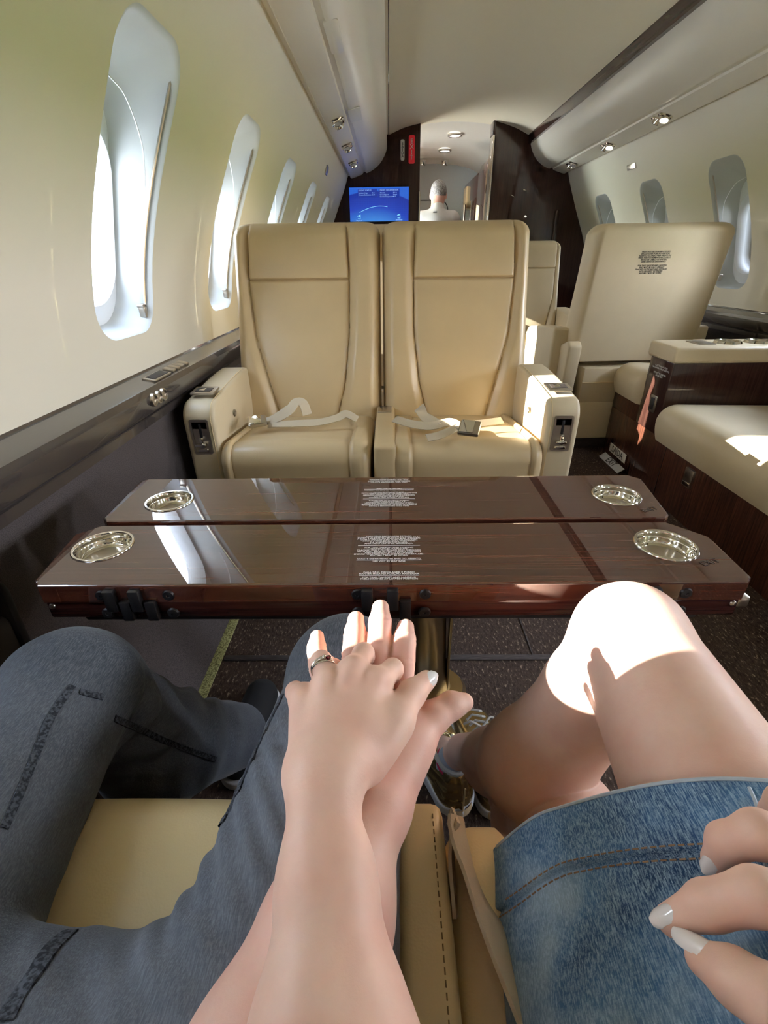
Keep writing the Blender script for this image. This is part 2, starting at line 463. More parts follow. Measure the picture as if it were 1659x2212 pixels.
def build_side(side, centers):
    sx = (lambda x: x) if side < 0 else (lambda x: 2*XC-x)
    nm = 'left' if side < 0 else 'right'
    mb = MB(); zs = np.linspace(ZL, ZB, 6)
    mb.sweep([(sx(wx(z)), z) for z in zs], 1, Y0, Y1, 1)
    mb.sweep([(sx(wx(z)), z) for z in np.linspace(ZT, ZH, 6)], 1, Y0, Y1, 1)
    edges = []                                  # bays
    ys = sorted(centers); b0 = Y0
    for i, c in enumerate(ys):
        a, b = c-.30, c+.30
        if a > b0+1e-6: edges.append((b0, a, None))
        edges.append((a, b, c)); b0 = b
    edges.append((b0, Y1, None))
    for a, b, c in edges:
        if c is None:
            mb.sweep([(sx(wx(z)), z) for z in np.linspace(ZB, ZT, 25)], 1, a, b, 1); continue
        inn = window_loop(c, WIN['w'], WIN['z0'], WIN['z1'], WIN['r'])
        zc = (ZB+ZT)/2; P = []
        for (y, z) in inn:
            dy, dz = y-c, z-(WIN['z0']+WIN['z1'])/2
            # outward ray from the outline to the bay rectangle
            t = 1e9
            if abs(dy) > 1e-9: t = min(t, ((b if dy > 0 else a)-y)/dy)
            if abs(dz) > 1e-9: t = min(t, ((ZT if dz > 0 else ZB)-z)/dz)
            row = []
            for s in np.linspace(0, 1, 9):
                yy, zz = y+dy*t*s, z+dz*t*s; row.append((sx(wx(zz)), yy, zz))
            P.append(row)
        # bay corners: add the rectangle corners so the bay closes
        mb.grid(P, closed_u=True)
        outer = [r[-1] for r in P]
        for cy in (a, b):
            for cz in (ZB, ZT):
                near = sorted(range(len(outer)), key=lambda k: (outer[k][1]-cy)**2+(outer[k][2]-cz)**2)
                i1 = min((k for k in range(len(outer)) if abs(outer[k][1]-cy) < 1e-6), key=lambda k: abs(outer[k][2]-cz), default=None)
                i2 = min((k for k in range(len(outer)) if abs(outer[k][2]-cz) < 1e-6), key=lambda k: abs(outer[k][1]-cy), default=None)
                if i1 is None or i2 is None: continue
                p1, p2 = outer[i1], outer[i2]
                if abs(p1[2]-cz) < 1e-6 or abs(p2[1]-cy) < 1e-6: continue
                # fan following the wall curve
                zz = np.linspace(p1[2], cz, 6)
                col = [(sx(wx(z)), cy, z) for z in zz]; V = [p2]+col
                mb.add(V, [(0, k+1, k+2) for k in range(5)])
    for a, b, c in edges[:-1]:                  # lap strips behind the joints between bays
        mb.sweep([(sx(wx(z)-.004), z) for z in np.linspace(ZL, ZH, 60)], 1, b-.03, b+.03, 1)
    w = mb.obj('wall_'+nm, M['wall'], smooth=40, weld=.0004); struct(w)
    return sx

def build_window(i, side, c, sx):
    nm = f'window_{i}'
    inn = window_loop(c, WIN['w'], WIN['z0'], WIN['z1'], WIN['r'])
    mid = window_loop(c, WIN['w']-.012, WIN['z0']+.006, WIN['z1']-.008, .085)
    XO = wx(1.12)-.125                          # outer skin plane, leaning with the wall
    def xo(z): return wx(1.0)-.068+(z-1.12)*.22
    out = window_loop(c, WIN['w']-.050, WIN['z0']+.025, WIN['z1']-.075, .09)
    P = []
    for k in range(len(inn)):
        y, z = inn[k]; y2, z2 = mid[k]; y3, z3 = out[k]
        row = [(sx(wx(z)), y, z)]
        row.append((sx(wx(z)-.004), (y+y2)/2, (z+z2)/2)); row.append((sx(wx(z2)-.014), y2, z2))
        for t in (.35, .7, 1): row.append((sx(wx(z2)-.014+(xo(z3)-wx(z2)+.014)*t), y2+(y3-y2)*t, z2+(z3-z2)*t))
        P.append(row)
    rv = MB().grid(P, closed_u=True).obj(nm, M['reveal'], smooth=50); struct(rv)
    # outer frame: a stepped rounded ring closing to the pane
    oz0, oz1 = WIN['z0']+.085, WIN['z1']-.165; ow = .165 if abs(c-.300) < 1e-6 else .225  # unseen window narrowed to shape the sun patch on hands and knee
    lo = [window_loop(c, WIN['w']-.050, WIN['z0']+.025, WIN['z1']-.075, .09)]
    l1 = window_loop(c, ow+.034, oz0-.018, oz1+.018, .10); l2 = window_loop(c, ow, oz0, oz1, .095)
    l3 = window_loop(c, ow-.014, oz0+.008, oz1-.008, .09)
    P = []
    for k in range(len(l1)):
        z = lo[0][k][1]
        P.append([(sx(xo(lo[0][k][1])), *lo[0][k]), (sx(xo(l1[k][1])+.002), *l1[k]), (sx(xo(l1[k][1])+.009), (l1[k][0]+l2[k][0])/2, (l1[k][1]+l2[k][1])/2),
                  (sx(xo(l2[k][1])-.004), *l2[k]), (sx(xo(l3[k][1])-.028), *l3[k]), (sx(xo(l3[k][1])-.045), *l3[k])])
    MB().grid(P, closed_u=True).obj('window_frame', M['win_frame'], rv, smooth=40)
    V = [(sx(xo(p[1])-.036), *p) for p in l3]
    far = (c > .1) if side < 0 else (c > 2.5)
    MB().add(V, [tuple(range(len(V)))]).obj('pane', M['pane_dimmed'] if far else M['pane'], rv, smooth=False)  # forward panes dimmed by an added tint, rear ones left clear
    # shade track: slim dark-edged rail with a latch at the forward lower corner
    tr = []
    for z in np.linspace(WIN['z0']+.06, WIN['z1']-.05, 14): tr.append((sx(wx(z)-.020), c+WIN['w']/2-.012, z))
    MB().tube(tr, .0035, 6).obj('shade_track', M['nickel'], rv)
    q = MB(); zc = WIN['z0']+.055; yy = c+WIN['w']/2-.022; x0 = wx(zc)-.012
    a, b = sorted((sx(x0), sx(x0-.02)))
    q.box((a, yy-.010, zc-.02), (b, yy+.008, zc+.018), .003); q.box((a, yy-.016, zc+.008), (b, yy+.006, zc+.016), .002)
    q.obj('shade_latch', M['nickel'], rv)
    # white tube standing in for a reflection line across the window
    cd = catmull([(sx(wx(1.40)-.060), c-.06, 1.405), (sx(wx(1.38)-.058), c+.03, 1.385), (sx(wx(1.31)-.045), c+.115, 1.31), (sx(wx(1.22)-.030), c+.136, 1.22)], 6)
    if c > 1: MB().tube(cd, .0018, 5).obj('reflection_line', M['win_frame'], rv)
    # portal for the daylight
    L = bpy.data.lights.new('daylight_portal', 'AREA'); L.shape = 'RECTANGLE'; L.size = ow; L.size_y = oz1-oz0
    L.cycles.is_portal = True
    lo_ = bpy.data.objects.new('daylight_portal', L); COL.objects.link(lo_)
    zz = (oz0+oz1)/2
    lo_.matrix_world = frame((sx(xo(zz)-.034), c, zz), (0, 1, 0), (-.22*side*-1, 0, 1))
    d = lo_.matrix_world.to_3x3() @ Vector((0, 0, -1))
    if d.x*side > 0: lo_.matrix_world = frame((sx(xo(zz)-.034), c, zz), (0, -1, 0), (-.22*side*-1, 0, 1))
    return rv

LEFT_C = [-2.90, -2.10, -1.30, -.50, .300]+[1.37+.8*k for k in range(0, 5)]  # rear windows are unseen, added behind the camera to bring in fill daylight
RIGHT_C = [3.09+.82*k for k in range(-7, 3)]  # rear ones here also added out of view for fill daylight
sxl = build_side(-1, LEFT_C); sxr = build_side(1, RIGHT_C)
wi = 1
for c in LEFT_C: build_window(wi, -1, c, sxl); wi += 1
for c in RIGHT_C: build_window(wi, 1, c, sxr); wi += 1

# dado and ledge below the windows, valance above, mirrored left / right
for nm, s in (('left', lambda p: p), ('right', mir)):
    dado = [(-.520, 0.0), (-.540, .012), (-.575, .07), (-.610, .16), (-.640, .30), (-.662, .46), (-.668, .665)]
    o = MB().sweep([s(p) for p in catmull(dado, 5)], 1, Y0, Y1, 1).obj('wall_%s_lower' % nm, M['dado'], smooth=60); struct(o)
    led = [(-.672, .655), (-.650, .660), (-.648, .683), (-.640, .690), (-.634, .700), (-.632, .742), (-.640, .756), (-.652, .760), (-.690, .768), (-.705, .772), (-.712, .80)]
    o = MB().sweep([s(p) for p in led], 1, Y0, Y1, 1).obj('trim_1' if nm == 'left' else 'trim_2', M['ledge'], smooth=30); struct(o)
    val = catmull([(-.010, 1.955), (-.030, 1.905), (-.075, 1.842), (-.135, 1.797), (-.190, 1.772), (-.211, 1.769)], 5)+[(-.214, 1.778)]
    o = MB().sweep([s(p) for p in val], 1, Y0, Y1, 1).obj('trim_3' if nm == 'left' else 'trim_4', M['valance'], smooth=40); struct(o)
    psu = [(-.214, 1.778), (-.236, 1.772), (-.240, 1.762), (-.262, 1.752), (-.335, 1.730), (-.350, 1.728), (-.356, 1.733), (-.360, 1.748), (-.402, 1.750)]
    o = MB().sweep([s(p) for p in psu], 1, Y0, Y1, 1).obj('trim_5' if nm == 'left' else 'trim_6', M['valance'], smooth=30); struct(o)
    rail = [(.022, 2.058), (.006, 2.050), (-.006, 2.00), (-.010, 1.955)] if nm == 'left' else [(.040, 2.03), (.016, 2.028), (.012, 1.955), (-.010, 1.955)]
    o = MB().sweep([s(p) for p in rail], 1, Y0, Y1, 1).obj('trim_7' if nm == 'left' else 'trim_8', M['rail'], smooth=30); struct(o)
ceil = catmull([(.005, 2.050), (.16, 2.105), (.38, 2.142), (.64, 2.152), (.92, 2.128), (1.13, 2.075), (1.262, 2.02)], 6)
o = MB().sweep(ceil, 1, Y0, Y1, 1).obj('ceiling', M['ceiling'], smooth=60); struct(o)
o = MB().box((-1.4, Y0, -.05), (2.6, 8.2, 0)).obj('floor', M['carpet'], smooth=False); struct(o)
# outer skin so that daylight only comes through the windows
o = MB().sweep([(-.82, -.04), (-.86, .8), (-.80, .86)], 1, Y0, Y1, 1)
o = MB().box((-1.4, Y0-.06, -.05), (2.7, Y0, 2.4)).obj('wall_back', M['wall'], smooth=False); struct(o)
# roof over everything (outside of the trim, closes the gaps)
roof = [(-.446, 1.60), (-.50, 1.66), (-.42, 1.86), (-.2, 2.1), (.2, 2.24), (.64, 2.28), (1.08, 2.24), (1.5, 2.1), (1.70, 1.86), (1.78, 1.66), (1.726, 1.60)]
o = MB().sweep(roof, 1, Y0-.05, 8.0, 1).obj('ceiling_outer', M['ceiling'], smooth=60); struct(o)

# bulkhead: two dark gloss panels with an arched top, a doorway between
def arch_right(z):                                # x of the wall / valance at height z on the right (mirrors left)
    return None
profL = [(-.60, 0), (-.655, .30), (-.70, .70), (-.705, .90), (-.66, 1.10), (-.60, 1.25), (-.515, 1.43), (-.44, 1.60), (-.384, 1.74), (-.30, 1.90), (-.1, 2.06), (.02, 2.10), (.16, 2.13), (.297, 2.17)]
def panel(name, pts, y0, y1, material=None, **k):
    o = MB().prism(pts, 1, y0, y1, .004).obj(name, material or M['wood_v'], smooth=30); struct(o); return o
DX0, DX1 = .297, .952
pl = panel('wall_far_left', profL+[(DX0, 0)], 5.44, 5.50)
prR = [mir(p) for p in profL if p[0] < .25]
pr = panel('wall_far_right', prR+[(DX1+.02, 2.150), (DX1, 2.120), (DX1, 0)], 5.36, 5.50)
for k, (x, y0, y1, z1) in enumerate(((DX0, 5.425, 5.51, 1.62), (DX1, 5.345, 5.51, 2.03))):
    o = MB().box((x-.008, y0, 0), (x+.010, y1, z1), .006, 3).obj('trim_%d' % (9+k), M['chrome']); struct(o)
o = MB().box((DX1-.012, 5.34, 2.02), (DX1+.012, 5.50, 2.14), .010, 3).obj('trim_11', M['wood_v']); struct(o)

# vestibule beyond the doorway
vc = catmull([(-.1, 2.03), (.2, 2.115), (.38, 2.142), (.64, 2.152), (.92, 2.128), (1.13, 2.075), (1.3, 1.97), (1.6, 1.75)], 5)
o = MB().sweep(vc, 1, 5.5, 7.75, 1).obj('ceiling_vestibule', M['valance'], smooth=60); struct(o)
o = MB().box((-.22, 7.68, 0), (1.60, 7.75, 2.25), .0).obj('wall_vestibule_far', M['grey_panel'], smooth=False); struct(o)
o = MB().box((-.20, 6.30, 0), (-.14, 7.75, 2.2)).box((-.20, 5.5, 0), (-.14, 5.80, 2.2)).box((-.20, 5.80, 1.80), (-.14, 6.30, 2.2)).obj('wall_vestibule_left', M['valance'], smooth=False); struct(o)
o = MB().box((1.52, 5.5, 0), (1.60, 7.75, 2.2)).obj('wall_vestibule_right', M['wood_v'], smooth=False); struct(o)

# outside
o = MB().box((-300, -300, -2.4), (300, 300, -2.3)).obj('ground_outside', M['tarmac'], smooth=False); struct(o)
# ------------------------------------------------------------------ upholstery helpers
def dense(n, lines=(), w=.012):
    s = np.linspace(-1, 1, n); s = np.sign(s)*np.sin(np.abs(s)*PI/2)**.8
    for l in lines: s = np.concatenate([s, l+np.linspace(-w, w, 9)])
    s = np.unique(np.round(np.clip(s, -1, 1), 5)); return s
def sstep(a, b, x): t = np.clip((x-a)/(b-a), 0, 1); return t*t*(3-2*t)
def edge_round(q, r): q = np.clip(q, 0, r); return np.sqrt(np.maximum(r*r-(r-q)**2, 0))/r
def backrest_mesh(W, H, T, seamL, seamR, head_v, mirror=False, yb=0.0, lean=.22, z0=.50, rc=.045, y_bot=0.0, back_T=.06, groove=.009):
    """front faces -y; seamL/R(v) give the x of the two long seams; v runs 0 bottom to 1 top"""
    us = dense(110); vs = (dense(90, (2*head_v-1,), .02)+1)/2
    ug = us
    X = np.zeros((len(vs), len(us))); D = np.zeros_like(X); Bk = np.zeros_like(X); Zz = np.zeros_like(X)
    for j, v in enumerate(vs):
        qv = (1-v)*H
        hw = W/2-(rc-math.sqrt(max(rc*rc-(rc-min(qv, rc))**2, 0)))
        x = ug*hw
        a, b = (seamL(v), seamR(v)) if not mirror else (-seamR(v), -seamL(v))
        # snap extra resolution: shift columns gently towards the seams
        for sx in (a, b):
            k = np.argsort(np.abs(x-sx))[:1]; x[k] = sx
        qe = hw-np.abs(x)
        e = edge_round(qe, .045)*edge_round(np.full_like(x, qv+.004), .05)
        bol = .020*sstep(0, .035, a-x)+.020*sstep(0, .035, x-b)
        mid = np.where((x > a) & (x < b), .016*np.clip(1-((x-(a+b)/2)/((b-a)/2))**2, 0, 1)**.5, 0)
        g = groove*np.exp(-((x-a)/.0040)**2)+groove*np.exp(-((x-b)/.0040)**2)
        vh = head_v; inside = (x > a) & (x < b)
        g = g+np.where(inside, groove*math.exp(-(((v-vh)*H)/.0040)**2), 0)
        head = np.where(inside, .012*math.sin(PI*min(max((v-vh)/(1-vh), 0), 1))**.5 if v > vh else 0, 0)
        lum = .018*math.exp(-((v-.28)/.22)**2)
        D[j] = (T+bol+mid+head+lum)*e-g*np.minimum(e, 1); X[j] = x; Zz[j] = z0+v*H
        Bk[j] = back_T*e
    V = []; nv, nu = X.shape
    for j in range(nv):
        yc = yb+lean*vs[j]
        for i in range(nu): V.append((X[j, i], yc-D[j, i], Zz[j, i]))
    for j in range(nv):
        yc = yb+lean*vs[j]
        for i in range(nu): V.append((X[j, i], yc+Bk[j, i], Zz[j, i]))
    F = []; o = nv*nu
    for j in range(nv-1):
        for i in range(nu-1):
            a = j*nu+i; F.append((a, a+1, a+nu+1, a+nu)); F.append((o+a, o+a+nu, o+a+nu+1, o+a+1))
    for j in range(nv-1):
        a = j*nu; F.append((a, a+nu, o+a+nu, o+a)); a = j*nu+nu-1; F.append((a, o+a, o+a+nu, a+nu))
    for i in range(nu-1):
        F.append((i, o+i, o+i+1, i+1)); a = (nv-1)*nu+i; F.append((a, a+1, o+a+1, o+a))
    m = MB(); m.v = V; m.f = F; return m
def cushion_mesh(W, y_rear, y_front, z_rear, z_front, z_bot, sL, sR, mirror=False, cross=.80, groove=.006, rfront=.05):
    """seat pad: top from the rear to the rolled front, then down the front face. sL/sR(t): seam x, t 0 rear..1 front..2 bottom"""
    us = dense(90)
    path = []                                        # (y, z, t)
    for t in np.linspace(0, .86, 26): path.append((y_rear+(y_front+rfront-y_rear)*t/.86, z_rear+(z_front-z_rear)*t/.86, t))
    for a in np.linspace(8, 90, 12): path.append((y_front+rfront-rfront*math.sin(math.radians(a)), z_front-rfront+rfront*math.cos(math.radians(a)), .86+.14*a/90))
    for t in np.linspace(.08, 1, 12): path.append((y_front+.012*t, z_front-rfront-(z_front-rfront-z_bot)*t, 1+t))
    P = np.array(path); tang = np.gradient(P[:, :2], axis=0); tang /= np.linalg.norm(tang, axis=1)[:, None]
    nrm = np.stack([-(-tang[:, 1]), -tang[:, 0]], 1)     # outward (up at the top, -y at the front)
    nrm = np.stack([tang[:, 1], -tang[:, 0]], 1)
    if nrm[0, 1] < 0: nrm = -nrm
    V = []; nu = len(us); nv = len(P)
    for j in range(nv):
        y, z, t = P[j]; x = us*W/2
        a, b = (sL(t), sR(t)) if not mirror else (-sR(t), -sL(t))
        for sx in (a, b): x[np.argmin(np.abs(x-sx))] = sx
        qe = W/2-np.abs(x); e = 1-edge_round(qe, .035)
        ins = (x > a) & (x < b)
        h = np.where(ins, .012*np.clip(1-((x-(a+b)/2)/((b-a)/2))**2, 0, 1)**.5, .014)
        h = h-.035*e-groove*np.exp(-((x-a)/.0035)**2)-groove*np.exp(-((x-b)/.0035)**2)
        h = h-np.where(ins, groove*.6*math.exp(-((t-cross)/.012)**2), 0)
        if t < .1: h = h*(t/.1)
        for i in range(nu): V.append((x[i], y+nrm[j, 0]*h[i], z+nrm[j, 1]*h[i]))
    F = [(j*nu+i, (j+1)*nu+i, (j+1)*nu+i+1, j*nu+i+1) for j in range(nv-1) for i in range(nu-1)]
    # sides and underside
    m = MB(); m.v = V; m.f = F
    for s in (0, nu-1):
        ring = [V[j*nu+s] for j in range(nv)]; b = len(m.v); m.v += [(p[0], y_rear, z_bot) for p in ring[:1]]
        m.f += [((j*nu+s), (j+1)*nu+s, b) for j in range(nv-1)]
    return m
def armrest_outline(yf, yr, zf, zr, zb, r=.055):
    """side view (y,z) of an armrest: front rounded at the top, rising gently to the rear"""
    o = [(yr, zb), (yf+.012, zb), (yf, zf-r-.02)]
    for a in np.linspace(0, 80, 8): o.append((yf+r-r*math.cos(math.radians(a)), zf-r+r*math.sin(math.radians(a))))
    for t in np.linspace(.1, 1, 10): o.append((yf+r+(yr-yf-r)*t, zf+(zr-zf)*math.sin(t*PI/2)))
    return o
def lever_panel(parent, x0, x1, y, z0, z1):
    """framed slot with a recline lever on the front of an armrest, facing -y"""
    xc = (x0+x1)/2; w = x1-x0; h = z1-z0
    m = MB(); Fo = rrect(w, h, .006, 4); Fi = rrect(w-.012, h-.012, .004, 4); k = len(Fo); zc = (z0+z1)/2
    rows = [[(xc+a[0], y+.002, zc+a[1]), (xc+a[0], y-.006, zc+a[1]), (xc+b[0], y-.006, zc+b[1]), (xc+b[0], y+.002, zc+b[1])] for a, b in zip(Fo, Fi)]
    m.grid(rows, closed_u=True); fr = m.obj('recline_panel', M['nickel'], parent, 30)
    MB().box((xc-w/2+.005, y-.002, z0+.005), (xc+w/2-.005, y+.002, z1-.005)).obj('slot_plate', M['nickel'], fr, False)
    MB().box((xc-.004, y-.004, z0+.035), (xc+.004, y-.001, z1-.014), .002).obj('slot', M['black'], fr, False)
    m = MB(); m.box((xc-.018, y-.020, z0+.026), (xc+.014, y-.004, z0+.037), .003); m.box((xc-.006, y-.012, z0+.02), (xc+.006, y-.002, z0+.055), .003)
    m.obj('recline_lever', M['chrome'], fr, 30)
    MB().box((xc-.016, y-.006, z0+.007), (xc+.016, y-.001, z0+.016), .001).obj('latch', M['chrome'], fr, 30)
def armrest(parent, x0, x1, yf, yr, zf, zr, zb, front=True, topctl=None, button=None, material='leather2'):
    a = MB().prism(armrest_outline(yf, yr, zf, zr, zb), 0, x0, x1, .012, 3, 30).obj('armrest', M[material], parent, 40)
    if front: lever_panel(a, x0+.020, x1-.020, yf+.002, zf-.155, zf-.045)
    if topctl is not None:
        y, zz = topctl; xc = (x0+x1)/2; sl = math.atan2(zr-zf, yr-yf)*1.2
        T = Matrix.Translation((xc, y, zz)) @ Matrix.Rotation(sl, 4, 'X')
        m = MB().box((-.036, -.034, -.004), (.036, .034, .0035), .003, M=T); c = m.obj('control_plate', M['nickel'], a, 30)
        MB().box((-.024, -.020, .002), (.024, .014, .0055), .001, M=T).obj('control_screen', M['dark'], c, 30)
        MB().box((-.014, -.014, .004), (.004, .010, .0065), .001, M=T).obj('control_key', M['chrome'], c, 30)
    if button is not None:
        x, y, z, s = button
        T = frame((x, y, z), (0, 1, 0), (0, 0, 1)) if s > 0 else frame((x, y, z), (0, -1, 0), (0, 0, 1))
        MB().lathe([(0, .003), (.007, .003), (.008, .005), (.011, .005), (.012, 0)], 20, T).obj('seat_button', M['nickel'], a, 40)
    # stitch line along the front edge
    xs = x1-.012 if x1 < 0 or (x0+x1)/2 < XC*.0 else x0+.012
    ol = armrest_outline(yf-.001, yr, zf+.001, zr+.001, zb)[1:-1]
    MB().tube([(xs, p[0], p[1]) for p in ol], .0011, 5).obj('piping', M['leather3'], a)
    return a

def lerpf(pts):
    xs = [p[0] for p in pts]; ys = [p[1] for p in pts]
    return lambda v: float(np.interp(v, xs, ys))

def strap(parent, name, pts, w=.045, t=.0016, n=8, ups=None, material='belt'):
    """flat webbing through points; ups = face normals at the points"""
    P = catmull(pts, n); U = catmull(ups, n) if ups is not None else [np.array((0, 0, 1.))]*len(P)
    rows = []
    for i in range(len(P)):
        tg = P[min(i+1, len(P)-1)]-P[max(i-1, 0)]; tg /= np.linalg.norm(tg)
        u = U[i]-tg*tg.dot(U[i]); u /= np.linalg.norm(u); b = np.cross(tg, u)
        rows.append([P[i]+b*w/2-u*t, P[i]+b*w/2+u*t, P[i]-b*w/2+u*t, P[i]-b*w/2-u*t, P[i]+b*w/2-u*t])
    m = MB().grid(rows); m.f.append((0, 1, 2, 3)); k = (len(rows)-1)*5; m.f.append((k+3, k+2, k+1, k))
    return m.obj(name, M[material], parent, 40)
def buckle(parent, c, xdir, up, s=1.0):
    T = frame(c, xdir, np.cross(up, xdir)); m = MB()
    m.box((-.030*s, -.026*s, -.004), (.030*s, .026*s, .010), .004, M=T)
    b = m.obj('buckle', M['nickel'], parent, 30)
    MB().box((-.026*s, -.024*s, .009), (.014*s, .024*s, .014), .003, M=T).obj('buckle_flap', M['chrome'], b, 30)
    return b

# ------------------------------------------------------------------ the pair of cream seats behind the table (they face the camera)
def pair_seat(label, xc, W, mirror, with_centre):
    t = thing('passenger_seat', label, 'seat', 'cream seats of the pair behind the table', (xc, 1.80, 0))
    sg = -1 if mirror else 1
    # x of seams in the left seat's own frame (outer side = -x)
    sL = lerpf([(0, -.115), (.2, -.150), (.45, -.195), (.70, -.212), (1, -.205)])
    sR = lerpf([(0, .100), (.2, .135), (.45, .155), (.72, .158), (1, .150)])
    off = (xc)
    b = backrest_mesh(W, .672, .075, sL, sR, .725, mirror, yb=1.87, lean=.20, z0=.50)
    b.v = [(p[0]+xc, p[1], p[2]) for p in b.v]; bo = b.obj('backrest', M['leather'], t, 70)
    cL = lerpf([(0, -.185), (.5, -.20), (.85, -.20), (2, -.195)]); cR = lerpf([(0, .150), (.5, .172), (.85, .172), (2, .172)])
    c = cushion_mesh(W-.035-.045, 1.82, 1.355, .505, .545, .30, cL, cR, mirror, .80)
    c.v = [(p[0]+xc+sg*.012, p[1], p[2]) for p in c.v]; c.obj('seat_cushion', M['leather'], t, 70)
    MB().box((xc-W/2+.03, 1.40, .06), (xc+W/2-.03, 2.02, .30), .01).obj('seat_base', M['leather3'], t, 30)
    MB().box((xc-W/2+.06, 1.46, 0), (xc+W/2-.06, 1.98, .06), .01).obj('plinth', M['wood_d'], t, 30)
    x0, x1 = (xc-W/2-.045, xc-W/2+.052) if not mirror else (xc+W/2-.052, xc+W/2+.045)
    armrest(t, x0, x1, 1.375, 1.80, .680, .705, .20, True, (1.47, .697), (x1+.001 if not mirror else x0-.001, 1.56, .60, 1 if not mirror else -1))
    if with_centre:
        xm = .0 if not mirror else 0
        m = MB(); m.box((-.050, 1.345, .16), (.018, 1.80, .555), .012, 3); cc = m.obj('centre_armrest', M['leather'], t, 40)
        MB().box((-.045, 1.70, .552), (.006, 1.775, .560), .003).obj('ashtray_lid', M['nickel'], cc, 30)
    return t, bo
sl_, bl_ = pair_seat('left seat of the cream pair behind the table, buckle beside its wall armrest', -.305, .545, False, True)
sr_, br_ = pair_seat('right seat of the cream pair behind the wood table, buckle resting mid cushion', .248, .545, True, False)
zc = .56
def C(px, py, z): return at(px, py, Z=z)
# seat belts (attached to the seats): laid over the cushions
bt = strap(sl_, 'seat_belt', [C(560, 912, .566), C(592, 905, .580), C(625, 885, .612), C(640, 868, .630), C(655, 872, .625), C(664, 896, .590)], .036, ups=[(0, -.2, 1), (0, -.6, .8), (-.3, -.8, .5), (0, -.4, .9), (.6, -.6, .5), (.6, -.7, .4)])
buckle(bt, C(556, 912, .580), (1, .25, .1), (0, -.3, 1))
strap(sl_, 'seat_belt', [C(580, 917, .566), C(640, 915, .572), C(690, 912, .572), C(730, 902, .580), C(748, 894, .590), C(772, 906, .572)], .026, ups=[(0, -.5, 1), (0, -.6, .8), (0, -.6, .8), (.2, -.6, .8), (.1, -.7, .6), (.3, -.6, .8)])
bt = strap(sr_, 'seat_belt', [C(852, 905, .575), C(890, 916, .575), C(930, 920, .578), C(975, 912, .586), C(1005, 930, .590)], .030, ups=[(0, -.6, .8)]*5)
strap(sr_, 'seat_belt', [C(905, 880, .60), C(912, 893, .592), C(925, 905, .585), C(945, 918, .58)], .040, ups=[(-.4, -.6, .5), (.3, -.8, .4), (.1, -.7, .6), (0, -.6, .8)])
strap(sr_, 'seat_belt', [C(1085, 908, .575), C(1050, 913, .578), C(1010, 918, .582), C(985, 925, .582), C(950, 940, .575), C(922, 946, .572)], .026, ups=[(0, -.6, .8)]*6)
buckle(bt, C(1014, 927, .600), (1, -.35, 0), (-.2, -.5, 1), 1.05)

# ------------------------------------------------------------------ single seat seen from behind, on the right
def single_seat(label, loc, rot, W=.70, H=.62, back_label=True, z0=.50, lean=.22, group=None):
    """own frame: faces -y"""
    t = thing('passenger_seat', label, 'seat', group)
    sL = lerpf([(0, -.16), (.45, -.225), (1, -.235)]); sR = lerpf([(0, .16), (.45, .225), (1, .235)])
    bo = backrest_mesh(W, H, .085, sL, sR, .72, False, yb=0.0, lean=lean, z0=z0, rc=.055, back_T=.075).obj('backrest', M['leather2'], t, 70)
    cL = lerpf([(0, -.2), (2, -.2)]); cR = lerpf([(0, .2), (2, .2)])
    cushion_mesh(W-.1, -.04, -.52, .50, .53, .30, cL, cR).obj('seat_cushion', M['leather2'], t, 70)
    MB().box((-W/2+.06, -.46, .08), (W/2-.06, .10, .31), .02).obj('seat_base', M['leather2'], t, 30)
    MB().box((-W/2+.12, -.40, 0), (W/2-.12, .04, .08), .01).obj('plinth', M['dado'], t, 30)
    for s in (-1, 1):
        x0, x1 = sorted((s*(W/2-.02), s*(W/2+.085)))
        a = MB().prism(armrest_outline(-.46, .02, .665, .70, .22), 0, x0, x1, .014, 3, 30).obj('armrest', M['leather2'], t, 40)
        xo = x0 if s < 0 else x1
        Q = [(xo+s*.001, -.36+p[0], .50+p[1]) for p in rrect(.20, .26, .04, 5)]
        MB().tube(Q+[Q[0]], .0025, 6).obj('piping', M['leather3'], a)
    # rear side shrouds and skirt of the back
    for s in (-1, 1):
        x0, x1 = sorted((s*(W/2-.045), s*(W/2+.030)))
        MB().prism([(-.03, .22), (.095, .22), (.125, .48), (.135, .62), (.10, .645), (-.03, .60)], 0, x0, x1, .012, 3, 25).obj('rear_shroud', M['leather2'], t, 40)
    MB().prism([(-.05, .20), (.085, .20), (.105, .40), (.110, .50), (-.05, .50)], 0, -W/2+.09, W/2-.09, .008, 2, 25).obj('rear_skirt', M['leather2'], t, 40)
    MB().tube([(-W/2+.09, .112, .42), (W/2-.09, .112, .42)], .0022, 6).obj('piping', M['leather3'], t)
    if back_label:
        T = frame((.02, lean*.62+.0775, z0+H*.74), (-1, 0, 0), (0, lean/H, 1))
        T = frame((.035, lean*.74+.0765, z0+H*.74), (-1, 0, 0), (0, lean/H, 1))
        body = 'PARA TAXI DECOLAGEM E POUSO\nENCOSTO NA POSICAO VERTICAL\nASSENTO VOLTADO PARA FRENTE OU\nPARA TRAS TOTALMENTE RECOLHIDO\nAPOIO DE CABECA ESTENDIDO\nUSAR CINTO DE SEGURANCA\n\nFOR TAXI TAKEOFF AND LANDING\nSEAT MUST BE FULLY UPRIGHT\nTRACKED OUTBOARD AND SWIVELED\nWITH HEADREST EXTENDED\nSEAT BELT MUST BE WORN'
        me = text_mesh(body, .0092, T, 1.0, .95, bold=.0003); link('placard_text', me, M['black_ink'], bo, False)
    t.location = loc; t.rotation_euler = (0, 0, rot)
    return t
ss = single_seat('single cream seat seen from behind with black placard lines on its back', (1.350, 2.84, 0), PI+.04, W=.71, H=.66, lean=.10, z0=.53)
